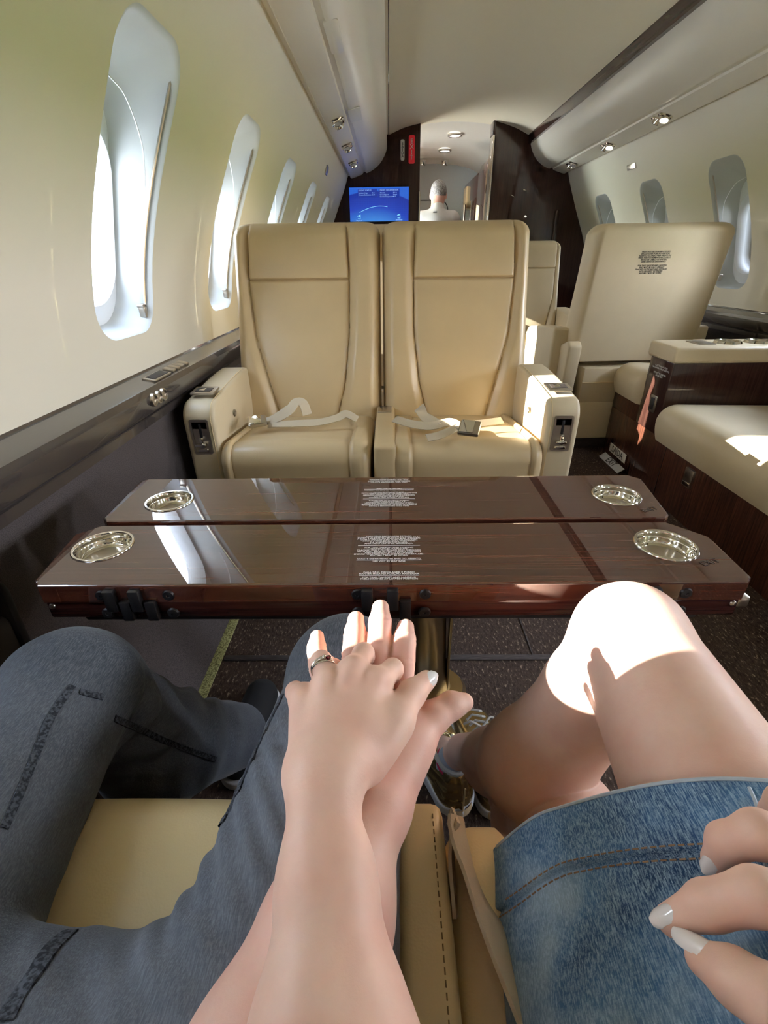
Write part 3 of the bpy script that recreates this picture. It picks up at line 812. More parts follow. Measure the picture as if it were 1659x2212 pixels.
fs = single_seat('cream seat facing the camera, half hidden behind the right seat of the pair', (1.045, 4.06, 0), 0, W=.55, H=.66, back_label=False, lean=.16, group=None)
hs = single_seat('cream seat back peeking through the gap between the two seats of the pair', (-.02, 2.36, 0), PI, W=.52, H=.66, back_label=False, lean=.10, z0=.515)

# ------------------------------------------------------------------ divan along the right wall
dv = thing('divan', 'cream cushioned divan on a dark wood base along the right wall', 'sofa', None, (1.6, 2.0, 0))
XF = 1.285
MB().box((XF, .30, 0), (1.93, 2.72, .285), .004).obj('base', M['wood_d'], dv, 30)
def pad(y0, y1, z, xf, zb, material='leather2'):
    """pad whose front edge faces -x"""
    us = np.linspace(0, 1, 60); r = .075; path = []
    for t in np.linspace(0, 1, 16): path.append((1.90-(1.90-xf-r)*t, z-.012*(1-t)))
    for a in np.linspace(10, 90, 9): path.append((xf+r-r*math.sin(math.radians(a)), z-r+r*math.cos(math.radians(a))))
    for t in np.linspace(.2, 1, 6): path.append((xf+.02*t*t, z-r-(z-r-zb)*t))
    L = y1-y0; V = []
    ys = np.concatenate([y0+.05*(1-np.cos(np.linspace(0, PI/2, 8))), np.linspace(y0+.06, y1-.06, 30), y1-.05*(1-np.sin(np.linspace(0, PI/2, 8)))])
    ys = np.unique(np.round(np.clip(ys, y0, y1), 5)); P = np.array(path)
    for y in ys:
        q = min(y-y0, y1-y); e = 1-float(edge_round(np.array([q]), .05)[0])
        for (x, zz) in path:
            k = 1 if zz > zb+.01 else 0
            V.append((x+.045*e, y, zz-.05*e*(1 if zz > z-r-.01 else .0)-.004*math.exp(-((x-1.52)/.004)**2)*(zz > z-.03)))
    m = MB(); m.v = V; nu = len(path); nv = len(ys)
    m.f = [(j*nu+i, j*nu+i+1, (j+1)*nu+i+1, (j+1)*nu+i) for j in range(nv-1) for i in range(nu-1)]
    for j in (0, nv-1):
        b = len(m.v); m.v.append((1.90, ys[j], zb)); m.f += [(j*nu+i, j*nu+i+1, b) for i in range(nu-1)]
    return m
pad(.40, 2.205, .445, 1.245, .275).obj('seat_cushion', M['leather2'], dv, 60)
pad(2.40, 2.73, .535, 1.25, .375).obj('seat_cushion', M['leather2'], dv, 60)
MB().box((XF+.0, 2.40, .285), (1.93, 2.72, .385), .003).obj('cushion_tray', M['wood_d'], dv, 30)
# the dividing armrest with its cup holders
am = MB().box((XF-.005, 2.205, .285), (1.93, 2.415, .622), .006).obj('armrest', M['wood_v'], dv, 30)
lp = MB()
cupx = (1.50, 1.63)
lp.box((XF-.02, 2.19, .620), (1.93, 2.43, .690), .014, 3); lid = lp.obj('armrest_pad', M['leather2'], am, 40)
for cx in (1.56, 1.70):
    T = Matrix.Translation((cx, 2.31, .690))
    MB().lathe([(0, .002), (.036, .002), (.040, .004), (.046, .010), (.054, .010), (.058, 0)], 28, T).obj('cup_holder', M['chrome'], lid, 40)
MB().box((1.40, 2.26, .690), (1.48, 2.37, .694), .003).obj('control_plate', M['nickel'], lid, 30)
T = frame((XF-.0062, 2.30, .565), (0, -1, 0), (0, 0, 1))
link('placard_text', text_mesh('COLETE SALVA-VIDAS\nNA GAVETA SOB O ASSENTO\n\nLIFE VEST IN DRAWER\nUNDER SEAT', .0115, T, 1, .95), M['white_ink'], am, False)
m = MB().box((XF-.011, 2.262, .375), (XF-.004, 2.318, .455), .003); sw = m.obj('switch_plate', M['nickel'], am, 30)
MB().box((XF-.014, 2.274, .388), (XF-.010, 2.306, .444), .001).obj('rocker', M['black'], sw, 30)
m = MB().box((XF-.010, 1.845, .165), (XF+.002, 1.905, .245), .002); lt = m.obj('drawer_latch', M['nickel'], dv, 30)
MB().box((XF-.013, 1.853, .170), (XF-.009, 1.897, .186), .001).obj('latch_tab', M['chrome'], lt, 30)
MB().box((XF-.0015, 2.095, 0), (XF+.002, 2.098, .285)).obj('panel_gap', M['black'], dv, False)

# ------------------------------------------------------------------ the seats the two people sit on
def near_seat(label, xc, W, yf):
    t = thing('passenger_seat', label, 'seat', None, (xc, .0, 0))
    cL = lerpf([(0, -W/2+.075), (2, -W/2+.07)]); cR = lerpf([(0, W/2-.075), (2, W/2-.07)])
    c = cushion_mesh(W-.015, 0, -.50, .495, .515, .33, cL, cR, False, .97)
    c.v = [(-p[0]+xc, -p[1]-.5+yf, p[2]) for p in c.v]; c.obj('seat_cushion', M['leather3'], t, 70)
    b = backrest_mesh(W-.01, .62, .06, lerpf([(0, -.15), (1, -.17)]), lerpf([(0, .15), (1, .17)]), .72, False, yb=0, lean=.20, z0=.50)
    b.v = [(-p[0]+xc, -p[1]-.36, p[2]) for p in b.v]; b.obj('backrest', M['leather3'], t, 70)
    MB().box((xc-W/2+.05, -.52, .04), (xc+W/2-.05, .27, .335), .01).obj('seat_base', M['leather3'], t, 30)
    return t
nl = near_seat('tan seat under the person in grey jeans, pale sheen on its cushion', -.275, .58, .326)
nr = near_seat('tan seat under the person in the blue denim skirt', .325, .56, .292)
m = MB().box((.004, -.30, .10), (.052, .300, .545), .012, 3); ca = m.obj('centre_armrest', M['leather3'], nl, 40)
st = MB()
for y in np.arange(-.05, .285, .0075): st.tube([(.041, y, .5455), (.041, y+.0045, .5455)], .0006, 4)
st.obj('stitching', M['thread'], ca)
sb = strap(nr, 'seat_belt', [(.150, .0, .50), (.118, .10, .535), (.086, .18, .555), (.070, .232, .548), (.064, .262, .552), (.063, .276, .558)], .052, ups=[(.5, .2, .9), (.72, .1, .65), (.80, .1, .55), (.9, -.1, .4), (.9, -.3, .3), (.9, -.3, .2)])
strap(nr, 'seat_belt', [(.063, .276, .5585), (.058, .268, .550), (.057, .25, .535), (.058, .21, .515)], .040, ups=[(.9, .3, .3), (.9, .1, .2), (.95, 0, .2), (.95, 0, .2)])
# ------------------------------------------------------------------ folding table
tb = thing('folding_table', 'glossy dark wood table with two leaves and four chrome cup holders', 'table', None, (.13, .92, 0))
TZ = .65
def leaf(y0, y1, x0a, x1a, x0b, x1b, cups, cham=.035):
    """wood slab (x range a at y0, b at y1) with round holes; returns the mesh object"""
    th = .030
    ol = [(x0a+.012, y0), (x1a-.012, y0), (x1a, y0+.012), (x1b, y1-cham), (x1b-cham*.9, y1), (x0b+cham*.6, y1), (x0b, y1-cham*.6), (x0a, y0+.012)]
    bm = bmesh.new(); vs = [bm.verts.new((x, y, TZ)) for x, y in ol]; bm.faces.new(vs)
    r = bmesh.ops.extrude_face_region(bm, geom=bm.faces[:])
    for g in r['geom']:
        if isinstance(g, bmesh.types.BMVert): g.co.z -= th
    bmesh.ops.recalc_face_normals(bm, faces=bm.faces[:])
    es = [e for e in bm.edges if abs(e.verts[0].co.z-TZ) < 1e-6 and abs(e.verts[1].co.z-TZ) < 1e-6]
    bmesh.ops.bevel(bm, geom=es, offset=.003, segments=3, affect='EDGES', profile=.5)
    me = bpy.data.meshes.new('tabletop'); bm.to_mesh(me); bm.free()
    o = link('tabletop', me, M['wood'], tb, 30)
    for (cx, cy, r) in cups:
        cme = MB().lathe([(0, -.022), (r, -.022), (r, .02), (0, .02)], 48, Matrix.Translation((cx, cy, TZ))).mesh('cut', weld=1e-5)
        co = bpy.data.objects.new('cut', cme); COL.objects.link(co)
        md = o.modifiers.new('hole', 'BOOLEAN'); md.object = co; md.operation = 'DIFFERENCE'; md.solver = 'EXACT'
        bpy.context.view_layer.update()
        dg = bpy.context.evaluated_depsgraph_get(); nm = bpy.data.meshes.new_from_object(o.evaluated_get(dg))
        o.modifiers.clear(); o.data = nm; bpy.data.objects.remove(co)
    me = o.data
    me.polygons.foreach_set('use_smooth', [True]*len(me.polygons)); me.set_sharp_from_angle(angle=math.radians(25))
    for p_ in me.polygons:
        if abs(p_.normal.z) > .999 or p_.area > .002: p_.use_smooth = False
    for (cx, cy, r) in cups:
        T = Matrix.Translation((cx, cy, TZ)); r -= .0005
        MB().lathe([(r-.012, -.0205), (r-.006, -.0195), (r-.0035, -.016), (r-.003, -.010), (r-.0022, -.0085), (r-.003, -.007), (r-.0028, .000), (r-.0015, .0022), (r+.0015, .0024), (r+.0030, .0006), (r+.0030, -.0004)], 64, T).obj('cup_holder', M['chrome'], o, 40)
        MB().lathe([(0, -.0205), (r-.0115, -.0205)], 48, T).obj('cup_mat', M['nickel'], o, False)
    return o
cr = .044
nleaf = leaf(.536, .708, -.512, .506, -.530, .512, [(-.461, .640, cr), (.430, .634, cr)], .05)
fleaf = leaf(.722, .905, -.512, .487, -.520, .510, [(-.420, .800, cr-.002), (.428, .812, cr-.002)], .02)
# under-leaves folded beneath, with a thin gap
for nm, (y0, y1, x0, x1) in (('a', (.540, .705, -.502, .496)), ('b', (.728, .895, -.500, .478))):
    MB().box((x0, y0, TZ-.062), (x1, y1, TZ-.033), .003).obj('folded_leaf', M['wood_edge'], tb, 30)
MB().box((-.47, .56, TZ-.085), (.46, .88, TZ-.062), .004).obj('support_frame', M['black'], tb, 30)
for xh in (-.365, .0, .365):
    m = MB(); y = .536
    for s in (-1, 1):
        m.box((xh-.014+s*.018-.010, y-.009, TZ-.042), (xh-.014+s*.018+.006, y+.003, TZ-.006), .002)
        m.box((xh+.0+s*.018-.006, y-.007, TZ-.060), (xh+s*.018+.010, y+.003, TZ-.026), .002)
    h = m.obj('hinge', M['black'], tb, 30)
    for s in (-1, 1):
        for zz in (-.018, -.050):
            T = frame((xh+s*.048, y-.0005, TZ+zz), (1, 0, 0), (0, 0, 1))
            MB().lathe([(0, .001), (.002, .001), (.0025, .0022), (.0075, .0018), (.009, -.001)], 20, T).obj('hinge_screw', M['black'], h, 40)
for x in (-.494, .488):
    T = frame((x, .5395, TZ-.040), (1, 0, 0), (0, 0, 1)); MB().lathe([(0, .002), (.004, .001), (.005, -.001)], 16, T).obj('edge_pin', M['nickel'], tb, 40)
# slide rails at the aisle end and pedestal
for k in range(3):
    MB().tube([(.470+.008*k, .68, TZ-.030-.006*k), (.498+.008*k, .79, TZ-.030-.006*k)], .0028, 6).obj('slide_rail', M['chrome'], tb)
MB().box((.497, .545, TZ-.052), (.516, .575, TZ-.034), .003).obj('end_latch', M['nickel'], tb, 30)
ped = MB().tube([(.085, .93, .0), (.085, .93, .10), (.080, .93, .32), (.075, .93, TZ-.085)], [.078, .060, .056, .060], 40, flat=(1.0, .72), up=(1, 0, 0)).obj('pedestal', M['bronze'], tb, 40)
MB().box((.145, .905, .0), (.152, .955, TZ-.085), .002).obj('pedestal_fin', M['bronze'], tb, 30)
MB().tube([(.085, .93, .0), (.085, .93, .012)], [.12, .11], 40, flat=(1, .75), up=(1, 0, 0)).obj('foot_plate', M['bronze'], tb, 40)
L1 = 'PARA TÁXI, DECOLAGEM E POUSO\nO ASSENTO DEVE ESTAR VOLTADO PARA TRÁS,\nJUNTO À PAREDE, NA POSIÇÃO MAIS À FRENTE,\nCOM O ENCOSTO NA POSIÇÃO VERTICAL,\nCOM O APOIO DE CABEÇA ESTENDIDO\nE A ALMOFADA INSTALADA.\nAPERTAR O CINTO DE SEGURANÇA.'
L2 = 'FOR TAXI, TAKEOFF AND LANDING\nSEAT MUST BE FACING AFT\nTRACKED FULLY OUTBOARD AND FORWARD,\nWITH SEAT BACK IN FULL UPRIGHT POSITION\nAND HEADREST FULLY EXTENDED.\nENSURE HEADREST FILLER CUSHION IS INSTALLED.\nSEAT BELT MUST BE WORN'
L3a = 'COLETE SALVA-VIDAS NA BASE DO ASSENTO'; L3b = 'LIFE VEST IN SEAT BASE'
L4a = 'PARA TÁXI, DECOLAGEM E POUSO\nMANTER MESA NA POSIÇÃO MAIS BAIXA'; L4b = 'FOR TAXI, TAKEOFF AND LANDING\nTABLE MUST BE AT LOWEST POSITION'
def placard(leafo, xc, y_near, y_far, flip):
    """lines of lettering on a table leaf; y_near is the edge that reads as the bottom"""
    s = 1 if y_far > y_near else -1
    L = abs(y_far-y_near)
    def put(txt, t, size):
        T = frame((xc, y_near+(y_far-y_near)*t, TZ+.0006), (s, 0, 0), (0, s, 0))
        link('placard_text', text_mesh(txt, size, T, 1.0, .80, bold=.00012), M['white_ink'], leafo, False)
    def bar(t, w):
        y = y_near+(y_far-y_near)*t; MB().box((xc-w/2, y-.0004, TZ+.0004), (xc+w/2, y+.0004, TZ+.0009)).obj('placard_rule', M['white_ink'], leafo, False)
    z = .0047
    put(L4b, .065, z); bar(.113, .086); put(L4a, .155, z)
    put(L3b, .375, z); bar(.398, .098); put(L3a, .425, z)
    put(L2, .57, z); bar(.695, .098); put(L1, .82, z)
placard(nleaf, -.003, .540, .678, False)
placard(fleaf, -.003, .900, .758, True)
# small dark EXIT lettering near the aisle corners
for o, (x, y) in ((nleaf, (.47, .585)), (fleaf, (.462, .752))):
    T = frame((x, y, TZ+.0006), (.93, .35, 0), (-.35, .93, 0))
    link('corner_mark', text_mesh('EXIT', .016, T), M['dark'], o, False)
# ------------------------------------------------------------------ bulkhead fixtures
t = thing('monitor', 'wall monitor on the dark bulkhead showing a blue flight map', 'monitor', None, (-.09, 5.42, 1.515))
MB().box((-.372, 5.405, 1.368), (.192, 5.440, 1.658), .004).obj('housing', M['screen_edge'], t, 30)
so = MB().box((-.283, -.001, -.138), (.283, .001, .138)).obj('screen', M['screen'], t, False)
so.location = (0, 0, 0); 
t.location = (-.09, 5.402, 1.515)
for o in t.children:
    if o.name.startswith('housing'): o.location = (.09, -5.402+.0, -1.515)
def scr(txt, x, z, size, m='screen_text', align='LEFT'):
    link('screen_lettering', text_mesh(txt, size, frame((x, -.0022, z), (1, 0, 0), (0, 0, 1)), 1, 1.05, align), M[m], so, False)
MB().box((-.200, -.0018, .060), (-.02, -.0012, .124)).obj('screen_panel', M['screen_edge'], so, False).data.materials[0] = mat('screen_panel_blue', (.01, .02, .2), .3, emit=(.01, .04, .36), emit_s=.4)
MB().box((.0, -.0018, .055), (.196, -.0012, .124)).obj('screen_panel', bpy.data.materials['screen_panel_blue'], so, False)
scr('FLIGHT STATUS', -.192, .114, .017); scr('Local at Origin\nTime to Destination', -.192, .085, .0145); scr('9:41\n0:49', -.065, .085, .0145)
scr('FLIGHT INFORMATION', .008, .114, .017); scr('Altitude\nGround Speed\nOutside Temperature', .008, .078, .0145); scr('951 ft\n0 mph\n84 F', .135, .078, .0145)
arc = [(x, -.0022, -.085+.072*math.sin((x+.2)/.42*PI*.85+.25)) for x in np.linspace(-.19, .08, 24)]
MB().tube(arc, .0014, 4).obj('route_line', M['screen_cyan'], so)
for x, z in ((-.195, -.105), (.19, -.102)):
    m = MB(); m.tube([(x-.013, -.0022, z-.01), (x+.012, -.0022, z-.012), (x+.012, -.0022, z+.010), (x-.006, -.0022, z+.008)], .0022, 4); m.tube([(x-.016, -.0022, z+.012), (x+.014, -.0022, z+.022)], .002, 4)
    m.obj('route_marker', M['screen_cyan'], so)
scr('Departure', -.195, -.130, .014, align='CENTER'); scr('Destination', .192, -.128, .014, align='CENTER')

def upright_sign(name, label, x0, x1, z0, z1, y, mface, mink, txt, size, spacing):
    t = thing(name, label, 'sign', None, ((x0+x1)/2, y, (z0+z1)/2))
    V = rrect(x1-x0, z1-z0, min(.012, (x1-x0)*.3), 4)
    p = MB().prism([((x0+x1)/2+a, (z0+z1)/2+b) for a, b in V], 1, y-.012, y, .002).obj('plate', M[mface], t, 30)
    n = len(txt)
    for i, ch in enumerate(txt):
        zz = z1-(z1-z0)*(.12+.76*(i+.5)/n)
        link('lettering', text_mesh(ch, size, frame(((x0+x1)/2, y-.0126, zz), (1, 0, 0), (0, 0, 1)), bold=.0006), M[mink], p, False)
    for o in t.children: o.location = -Vector(t.location)
    return t
upright_sign('exit_sign', 'red vertical EXIT sign on the bulkhead beside the doorway', .190, .246, 1.835, 2.045, 5.44, 'sign_red', 'white_ink', 'EXIT', .050, 1)
upright_sign('exit_sign', 'narrow white vertical SAIDA sign left of the red sign', .115, .152, 1.860, 2.015, 5.44, 'sign_white', 'black_ink', ['S', 'A', 'Í', 'D', 'A'], .030, 1)
# floor-level signs on the divan base
def base_sign(label, y0, y1, z0, z1, txt, mface, out=.0, lean=0.0):
    t = thing('exit_sign', label, 'sign', None, (XF, (y0+y1)/2, z0))
    Mx = Matrix.Translation((XF-.003-out, (y0+y1)/2, (z0+z1)/2)) @ Matrix.Rotation(lean, 4, 'Y')
    p = MB().box((-.002, -(y1-y0)/2, -(z1-z0)/2), (.002, (y1-y0)/2, (z1-z0)/2), .001, M=Mx).obj('plate', M[mface], t, 30)
    F_ = Mx @ frame((-.0026, 0, 0), (0, -1, 0), (0, 0, 1))
    link('lettering', text_mesh(txt, .050, F_, bold=.0008), M['black_ink'], p, False)
    for o in t.children: o.location = -Vector(t.location)
base_sign('white SAÍDA sign low on the dark divan base', 2.425, 2.627, .046, .096, 'SAÍDA', 'sign_white')
base_sign('grey EXIT sign at floor level below the SAÍDA sign', 2.385, 2.640, -.003, .039, 'EXIT', 'sign_grey', .030, .95)
for t in ():
    pass

# small bulkhead hardware
for (x, z, s, lb) in ((1.105, 1.60, .3, 'small bright coat hook on the right bulkhead, the higher'), (1.075, 1.635, .3, 'small bright coat hook on the right bulkhead, the lower')):
    pass
for (px, py, lb) in ((1107, 424, 'tiny metal hook on the right bulkhead, nearer the doorway'), (1134, 412, 'tiny metal hook on the right bulkhead, farther from the doorway')):
    p = at(px, py, Y=5.36)
    m = MB().tube([(p[0]-.014, 5.356, p[2]+.008), (p[0], 5.344, p[2]), (p[0]+.014, 5.352, p[2]-.008)], .006, 8)
    tag(m.obj('mounted_hook', M['chrome']), lb, 'hook', 'hooks on the bulkhead')
p = at(1200, 490, Y=5.36)
m = MB().prism([(p[0]+a, p[2]+b) for a, b in rrect(.045, .28, .02, 5)], 1, 5.345, 5.362, .006)
tag(m.obj('door_pull', M['wood_v'], smooth=40), 'long recessed dark pull on the right bulkhead above the far seat', 'handle')

# reading lights in the service strips
def reading_light(label, c, side, lit, group):
    t = thing('reading_light', label, 'reading light', group, c)
    q = 1 if side < 0 else -1
    nrm = Vector((q*.28, 0, -1)).normalized()
    for s in (-1, 1):
        T = frame(Vector((0, s*.040, 0)), (0, 1, 0), nrm.cross(Vector((0, 1, 0))))
        zz = (T.to_3x3() @ Vector((0, 0, 1)))
        if zz.dot(nrm) < 0: T = frame(Vector((0, s*.040, 0)), (0, -1, 0), nrm.cross(Vector((0, -1, 0))))
        b = MB().lathe([(.040, -.004), (.040, .003), (.034, .007), (.029, .005), (.028, -.01)], 24, T).obj('bezel', M['chrome'], t, 40)
        T2 = T @ Matrix.Rotation(.35*s, 4, 'Y')
        e = MB().lathe([(.028, -.006), (.028, .012), (.025, .024), (.022, .026), (.0205, .020)], 24, T2).obj('eyeball', M['chrome'], b, 40)
        MB().lathe([(0, .0205), (.0206, .0205)], 20, T2).obj('lens', M['lamp_on'] if lit else M['lens'], e, False)
    t.location = c
for lb, px, py, lit in (('reading light pair in the left overhead strip, nearest the camera', 748, 260, False), ('reading light pair in the left overhead strip, the middle one', 765, 314, False), ('reading light pair in the left overhead strip, farthest', 771, 350, False)):
    p = at(px, py, Z=1.748); reading_light(lb, (-.285, p[1], 1.744), -1, lit, 'left reading lights')
for lb, px, py, lit in (('chrome reading light pair in the right strip, nearest the camera', 1430, 252, True), ('lit reading light pair in the right strip, the middle one', 1314, 310, True), ('reading light pair in the right strip, nearest the bulkhead', 1237, 347, False)):
    p = at(px, py, X=2*XC+.285); reading_light(lb, (2*XC+.285, p[1], 1.744), 1, lit, 'right reading lights')
# small plates
def plate(name, label, c, xdir, ydir, w, h, material, cat, r=.006, th=.004):
    T = frame(c, xdir, ydir); m = MB()
    m.prism(rrect(w, h, r, 4), 2, -th, th, .001); me = m.mesh(name); me.transform(T)
    return tag(link(name, me, M[material], None, 30), label, cat)
def wall_T(px, py, side):
    # meet the curved wall
    best = None
    for z in np.linspace(.8, 1.74, 200):
        x = wx(z) if side < 0 else 2*XC-wx(z)
        p = at(px, py, X=x); e = abs(p[2]-z)
        if best is None or e < best[0]: best = (e, p)
    return best[1]
p = wall_T(705, 368, -1); tag(plate('speaker_grille', 'small square grille on the left sidewall near the overhead strip', p+np.array((.003, 0, 0)), (0, 1, 0), (.35, 0, 1), .10, .055, 'nickel', 'grille'), 'small square grille on the left sidewall near the overhead strip', 'grille')
p = wall_T(1365, 360, 1); plate('speaker_grille', 'small rectangular grille on the right sidewall above the windows', p-np.array((.003, 0, 0)), (0, -1, 0), (-.35, 0, 1), .13, .035, 'nickel', 'grille')
plate('access_panel', 'rounded flush access panel in the left overhead valance', (-.195, 2.36, 1.7735), (0, 1, 0), (1, 0, .14), .30, .052, 'valance', 'panel', .018, .0025)
plate('oxygen_mask_door', 'pale rectangular mask door on the left valance by the reading lights', (-.185, 3.42, 1.7725), (0, 1, 0), (1, 0, .2), .26, .07, 'sign_white', 'panel', .006, .002)
# ledge controls
for k, (px, py) in enumerate(((330, 864), (341, 858), (351, 852))):
    p = at(px, py, X=-.632); T = frame((-.634, p[1], p[2]), (0, -1, 0), (0, 0, 1))
    if (T.to_3x3() @ Vector((0, 0, 1))).x < 0: T = frame((-.634, p[1], p[2]), (0, 1, 0), (0, 0, 1))
    tag(MB().lathe([(0, .006), (.010, .006), (.0125, .010), (.0165, .009), (.018, -.002)], 24, T).obj('audio_jack', M['nickel'], smooth=40),
        ('round metal jack on the ledge face, nearest the camera of the three', 'round metal jack on the ledge face, middle of the three', 'round metal jack on the ledge face, farthest of the three')[k], 'jack', 'jacks on the ledge')
cp = thing('switch_panel', 'metal switch panel set in the top of the dark left ledge', 'switch panel', None, (-.66, 1.45, .765))
T = Matrix.Translation((-.664, 1.37, .7635)) @ Matrix.Rotation(.19, 4, 'Y')
m = MB().box((-.019, -.055, -.002), (.019, .055, .004), .002, M=T); f_ = m.obj('frame', M['nickel'], cp, 30)
MB().box((-.013, -.045, .003), (.013, .045, .0055), .001, M=T).obj('display', M['dark'], f_, 30)
for k in range(4):
    T2 = T @ Matrix.Translation((0, .085+k*.034, 0))
    MB().box((-.017, -.012, -.002), (.017, .012, .006), .003, M=T2).obj('switch', M['nickel'], cp, 30)
for o in cp.children: o.location = -Vector(cp.location)

# side pocket with a folded leaflet at the left edge
pk = thing('magazine_pocket', 'dark wall pocket on the left dado at the edge of the table', 'pocket', None, (-.61, .57, .45))
m = MB(); m.prism([(-.664, .36), (-.632, .38), (-.626, .530), (-.632, .545), (-.668, .54)], 1, .36, .598, .005); m.obj('pocket_panel', M['dark'], pk, 30)
MB().prism([(-.668, .36), (-.626, .38), (-.618, .585), (-.624, .602), (-.670, .60)], 1, .598, .614, .005).obj('pocket_end', M['black'], pk, 30)
for o in pk.children: o.location = -Vector(pk.location)
lf = thing('leaflet', 'dark blue safety card with two white lines tucked in the wall pocket', 'card', None, (-.6, .5, .6))
c = MB().box((-.652, .40, .50), (-.642, .592, .600), .002).obj('card', mat('navy_card', (.012, .02, .045), .4), lf, 30)
link('lettering', text_mesh('SAFETY\nCARD', .015, frame((-.6415, .566, .572), (0, -1, 0), (0, 0, 1))), M['white_ink'], c, False)
for o in lf.children: o.location = -Vector(lf.location)

# floor path strip and rails in the carpet
m = MB().box((-.545, .2, .0), (-.505, 5.4, .006), .002)
tag(m.obj('floor_path_strip', M['strip'], smooth=30), 'yellowish glow strip along the carpet edge on the left', 'floor strip')
m = MB().box((-.50, 1.03, .0), (.6, 1.05, .006), .002)
o = m.obj('trim_12', M['dado'], smooth=30); struct(o)
m = MB().box((.42, 1.05, 0), (.424, 1.9, .003)); o = m.obj('trim_13', M['dado'], smooth=30); struct(o)

# ------------------------------------------------------------------ vestibule
for lb, px, py in (('round ceiling light in the vestibule, nearer the cabin', 983, 293), ('round ceiling light in the vestibule, farther from the cabin', 961, 326)):
    p = at(px, py, Z=2.135); T = frame((p[0], p[1], 2.136), (1, 0, 0), (0, -1, 0))
    o = MB().lathe([(.075, -.01), (.075, .006), (.062, .009), (.055, .003)], 28, T).obj('ceiling_light', M['nickel'], smooth=40); tag(o, lb, 'ceiling light', 'vestibule lights')
    MB().lathe([(0, .003), (.0555, .003)], 24, T).obj('diffuser', M['lamp_soft'], o, False)
for lb, px, py in (('small chrome spot by the left door jamb of the vestibule ceiling', 913, 354), ('small chrome spot over the middle of the vestibule', 961, 354)):
    p = at(px, py, Z=2.10); T = frame((p[0], p[1], 2.128), (1, 0, 0), (0, -1, 0))
    o = MB().lathe([(.05, -.01), (.05, .01), (.042, .045), (.030, .045), (.028, .02), (0, .018)], 24, T).obj('spot_light', M['chrome'], smooth=40); tag(o, lb, 'spotlight', 'vestibule spots')
link_me = text_mesh('SAÍDA EXIT', .06, frame((.43, 6.05, 2.132), (1, 0, 0), (0, -1, -.14)))
tag(link('ceiling_lettering', link_me, M['nickel'], None, False), 'grey lettering on the vestibule ceiling by the left jamb', 'lettering')
# galley cabinet on the right of the corridor with rounded leading door
gb = thing('galley_cabinet', 'dark glossy galley cabinet with slim handles beyond the doorway', 'cabinet', None, (1.1, 6.8, 0))
MB().prism([(1.02, 0), (1.5, 0), (1.5, 1.78), (1.30, 1.90), (1.02, 1.90)], 1, 6.55, 7.6, .004).obj('body', M['wood_v'], gb, 30)
for z in (1.33, 1.62):
    MB().box((1.008, 6.6, z-.22), (1.022, 7.1, z+.05), .004).obj('door', M['wood_v'], gb, 30)
    MB().tube([(.996, 6.66, z-.07), (.996, 6.66, z+.02)], .009, 8).obj('handle', M['chrome'], gb)
MB().tube([(.985, 7.28, 1.0), (.985, 7.28, 1.66)], .014, 8).obj('grab_bar', M['chrome'], gb)
MB().tube([(.985, 7.28, 1.45), (1.02, 7.05, 1.455)], .012, 8).obj('grab_bar_arm', M['chrome'], gb)
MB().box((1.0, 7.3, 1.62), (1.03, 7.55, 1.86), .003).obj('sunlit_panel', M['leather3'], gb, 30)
dr = thing('wardrobe', 'tall rounded dark wardrobe with bright chrome edges just beyond the doorway', 'wardrobe', None, (1.0, 6, 0))
MB().prism([(.985, 0), (1.5, 0), (1.5, 1.80), (1.20, 1.90), (1.10, 1.955), (1.02, 1.945), (.990, 1.85)], 1, 5.75, 6.35, .01).obj('body', M['wood_v'], dr, 30)
MB().tube([(.985, 5.745, .05), (.985, 5.745, 1.78), (.995, 5.75, 1.86)], .014, 8).obj('edge_trim', M['chrome'], dr)
MB().tube([(1.06, 5.742, .05), (1.06, 5.742, 1.58)], .008, 8).obj('edge_trim', M['chrome'], dr)
for o in list(gb.children)+list(dr.children): o.location = -Vector(o.parent.location)
# grey door outline on the far wall
Q = [(.50+a*1, 7.668, 1.2+b) for a, b in rrect(.62, 1.1, .12, 6)]
tag(MB().tube(Q+[Q[0]], .006, 6).obj('hatch_frame', M['dark']), 'dark rounded seam of a hatch on the grey far wall', 'hatch')
